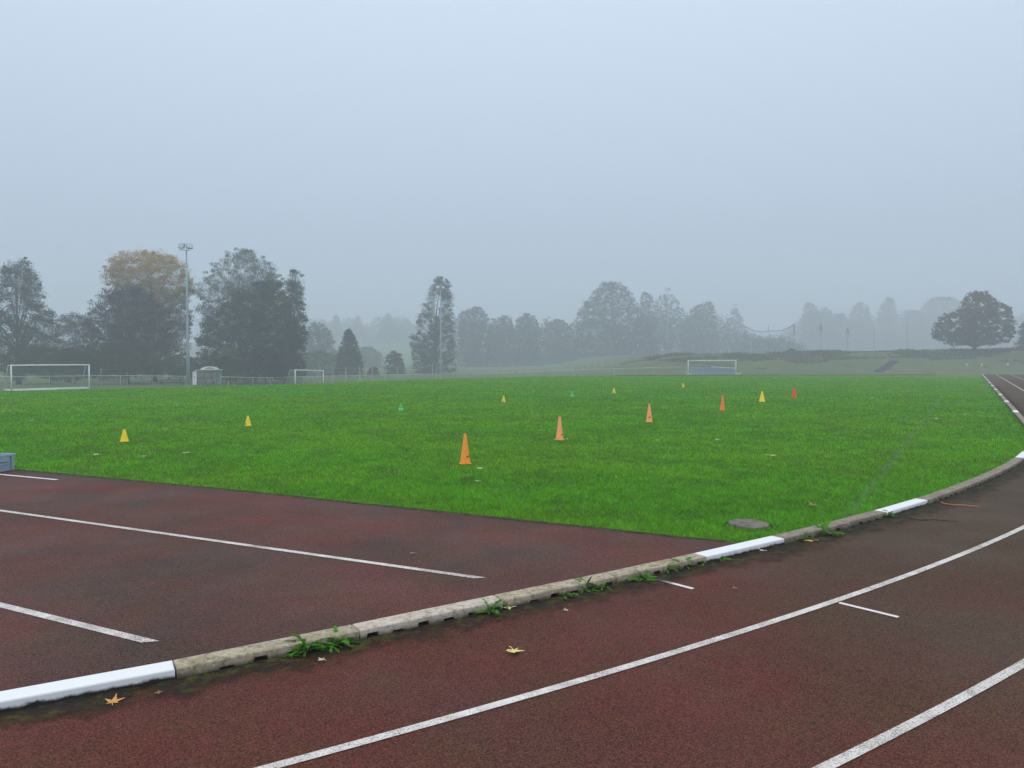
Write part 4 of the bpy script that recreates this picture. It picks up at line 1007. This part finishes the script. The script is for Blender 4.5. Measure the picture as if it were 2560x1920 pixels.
for i, (rows, lab) in enumerate(HILLT): tree('faint_tree', lab, rows, 420 + 8 * i, (.04, .05, .045), .45, 1.5, 1.5, seed=60 + i, gap=.15, limbs=4, group='faint trees on the meadow')
# far-off wood that reads as one mass behind the middle and right trees
def far_wood(name, label, tops, D, tint, leaf=.7, seed=0):
    D *= 1.17
    rg = np.random.default_rng(seed); tx = np.array([p[0] for p in tops], float); ty = np.array([p[1] for p in tops], float); k = D / FPX
    n = int((tx[-1] - tx[0]) * k * 260); px = rg.uniform(tx[0], tx[-1], n); yt = np.interp(px, tx, ty) + (vnoise(px * .055, px * 0, seed) - .5) * 26 + (vnoise(px * .2, px * 0, seed + 1) - .5) * 9
    yb = 905.0; yy = yt + (yb - yt) * rg.random(n) ** .85; y = D + rg.uniform(-9, 9, n)
    P = np.stack([(px - 1280) * k, y, CAM_H + (HZ - yy) * k], 1); P += rg.normal(0, .35, P.shape); P[:, 2] = np.maximum(P[:, 2], terrain(P[:, 0], P[:, 1]) + .2)
    a = rg.normal(0, 1, (n, 3)); a /= np.linalg.norm(a, axis=1)[:, None]; b = np.cross(a, rg.normal(0, 1, (n, 3))); b /= np.linalg.norm(b, axis=1)[:, None]
    a *= leaf * .6; b *= leaf * .42; V = np.stack([P - a, P + b, P + a, P - b], 1).reshape(-1, 3)
    o = link_mesh(name, np_mesh(name, V, 4, np.repeat(np.array(tint)[None] * rg.uniform(.7, 1.3, n)[:, None], 4, 0)), MAT['leaf']); tag(o, label, 'wood', kind='stuff')
far_wood('distant_wood', 'continuous hazy wood behind the middle trees', [(1120, 800), (1240, 812), (1350, 808), (1440, 800), (1620, 800), (1700, 790), (1800, 800), (1880, 845), (2000, 850)], 262, (.036, .040, .036), .62, 90)
far_wood('distant_wood', 'very faint wood beyond the bank at right', [(1960, 820), (2010, 790), (2100, 795), (2180, 790), (2300, 785), (2420, 770), (2600, 800)], 440, (.036, .042, .045), 1.0, 91)
far_wood('distant_wood', 'very faint wood at the top of the foggy meadow', [(640, 800), (760, 812), (860, 803), (960, 800), (1040, 806), (1130, 800)], 455, (.036, .044, .040), 1.0, 92)

# rough grass and withered herbs on the upper half of the bank
n = 70000
x = RNG.uniform(18, 125, n); y = RNG.uniform(127, 156, n); den = vnoise(x * .13, y * .4, 41) * .6 + vnoise(x * .5, y * .9, 42) * .4
k = (den > (.47 + .40 * S((139 - y) / 8))) & ~((np.abs(x - 70.5) < 7) & (y < 139.5)) & (x > 22 + (156 - y) * .5); x, y, den = x[k], y[k], den[k]; n = len(x); z = terrain(x, y)
h = RNG.uniform(.25, .8, n) * (.5 + den) * (.36 + .5 * S((y - 138) / 8) * S((vnoise(x * .16, y * .3, 47) - .45) * 6))
w = RNG.uniform(.06, .16, n); ph = RNG.uniform(0, 2 * np.pi, n); ln = RNG.uniform(0, .5, n) * h; p2 = RNG.uniform(0, 2 * np.pi, n)
V = np.stack([np.stack([x - np.cos(ph) * w, y - np.sin(ph) * w, z - .03], 1), np.stack([x + np.cos(ph) * w, y + np.sin(ph) * w, z - .03], 1), np.stack([x + np.cos(p2) * ln, y + np.sin(p2) * ln, z + h], 1)], 1)
hue = S((vnoise(x * .10, y * .25, 43) - .4) * 4)[:, None]
col = np.array([.088, .125, .044]) * (1 - hue) + np.array([.135, .098, .068]) * hue
col = col * RNG.uniform(.7, 1.25, n)[:, None]
o = link_mesh('bank_herbs', np_mesh('bank_herbs', V.reshape(-1, 3), 3, np.repeat(col, 3, 0)), MAT['leaf']); tag(o, 'rough grass and brownish withered herbs along the top of the bank', 'rough grass', kind='stuff')

# right: round tree on the bank and the tree at the border
tree('maple_tree', 'round brownish tree with a short trunk alone on the bank at right', [(727, 2434, 2448), (738, 2412, 2466), (752, 2402, 2480), (765, 2394, 2512), (780, 2388, 2518), (790, 2352, 2522), (806, 2338, 2534), (822, 2334, 2532), (840, 2336, 2526), (852, 2346, 2512), (861, 2372, 2488)], 146, (.080, .052, .030), .36, 1.2, .72, tint2=(.155, .092, .040), seed=70, gap=.26, limbs=44, trunk_px=2436, trunk_r=.30, group='trees on the bank')
tree('dark_tree', 'dark tree cut by the right border on the bank', [(805, 2556, 2580), (830, 2546, 2610), (860, 2540, 2620), (882, 2540, 2620)], 160, (.05, .035, .035), .28, 1.5, 1.0, seed=71, gap=.25, limbs=10, group='trees on the bank')
tree('bush', 'small dark green bush on top of the bank under the ball net', [(873, 1972, 1984), (880, 1964, 1992), (890, 1960, 1994)], 158, (.03, .06, .025), .2, 2, .45, seed=72, gap=.1, limbs=0, cat='bush', group='bushes under the trees', trunk_r=.05)

# ------------------------------------------------------------------ haze: one box of even fog round everything
mb = MB(); mb.box((0, 290, 15.5), (1500, 760, 43.0))
hz_o = mb.build('haze', None); hz_o['kind'] = 'stuff'
hm = bpy.data.materials.new('fog'); hm.use_nodes = True; hn = hm.node_tree.nodes; hn.clear()
pv = hn.new('ShaderNodeVolumePrincipled'); ho = hn.new('ShaderNodeOutputMaterial')
pv.inputs['Color'].default_value = (.86, .915, .995, 1); pv.inputs['Density'].default_value = .0030
pv.inputs['Density Attribute'].default_value = ''; pv.inputs['Anisotropy'].default_value = .2
hm.node_tree.links.new(pv.outputs[0], ho.inputs['Volume']); hz_o.data.materials.append(hm)
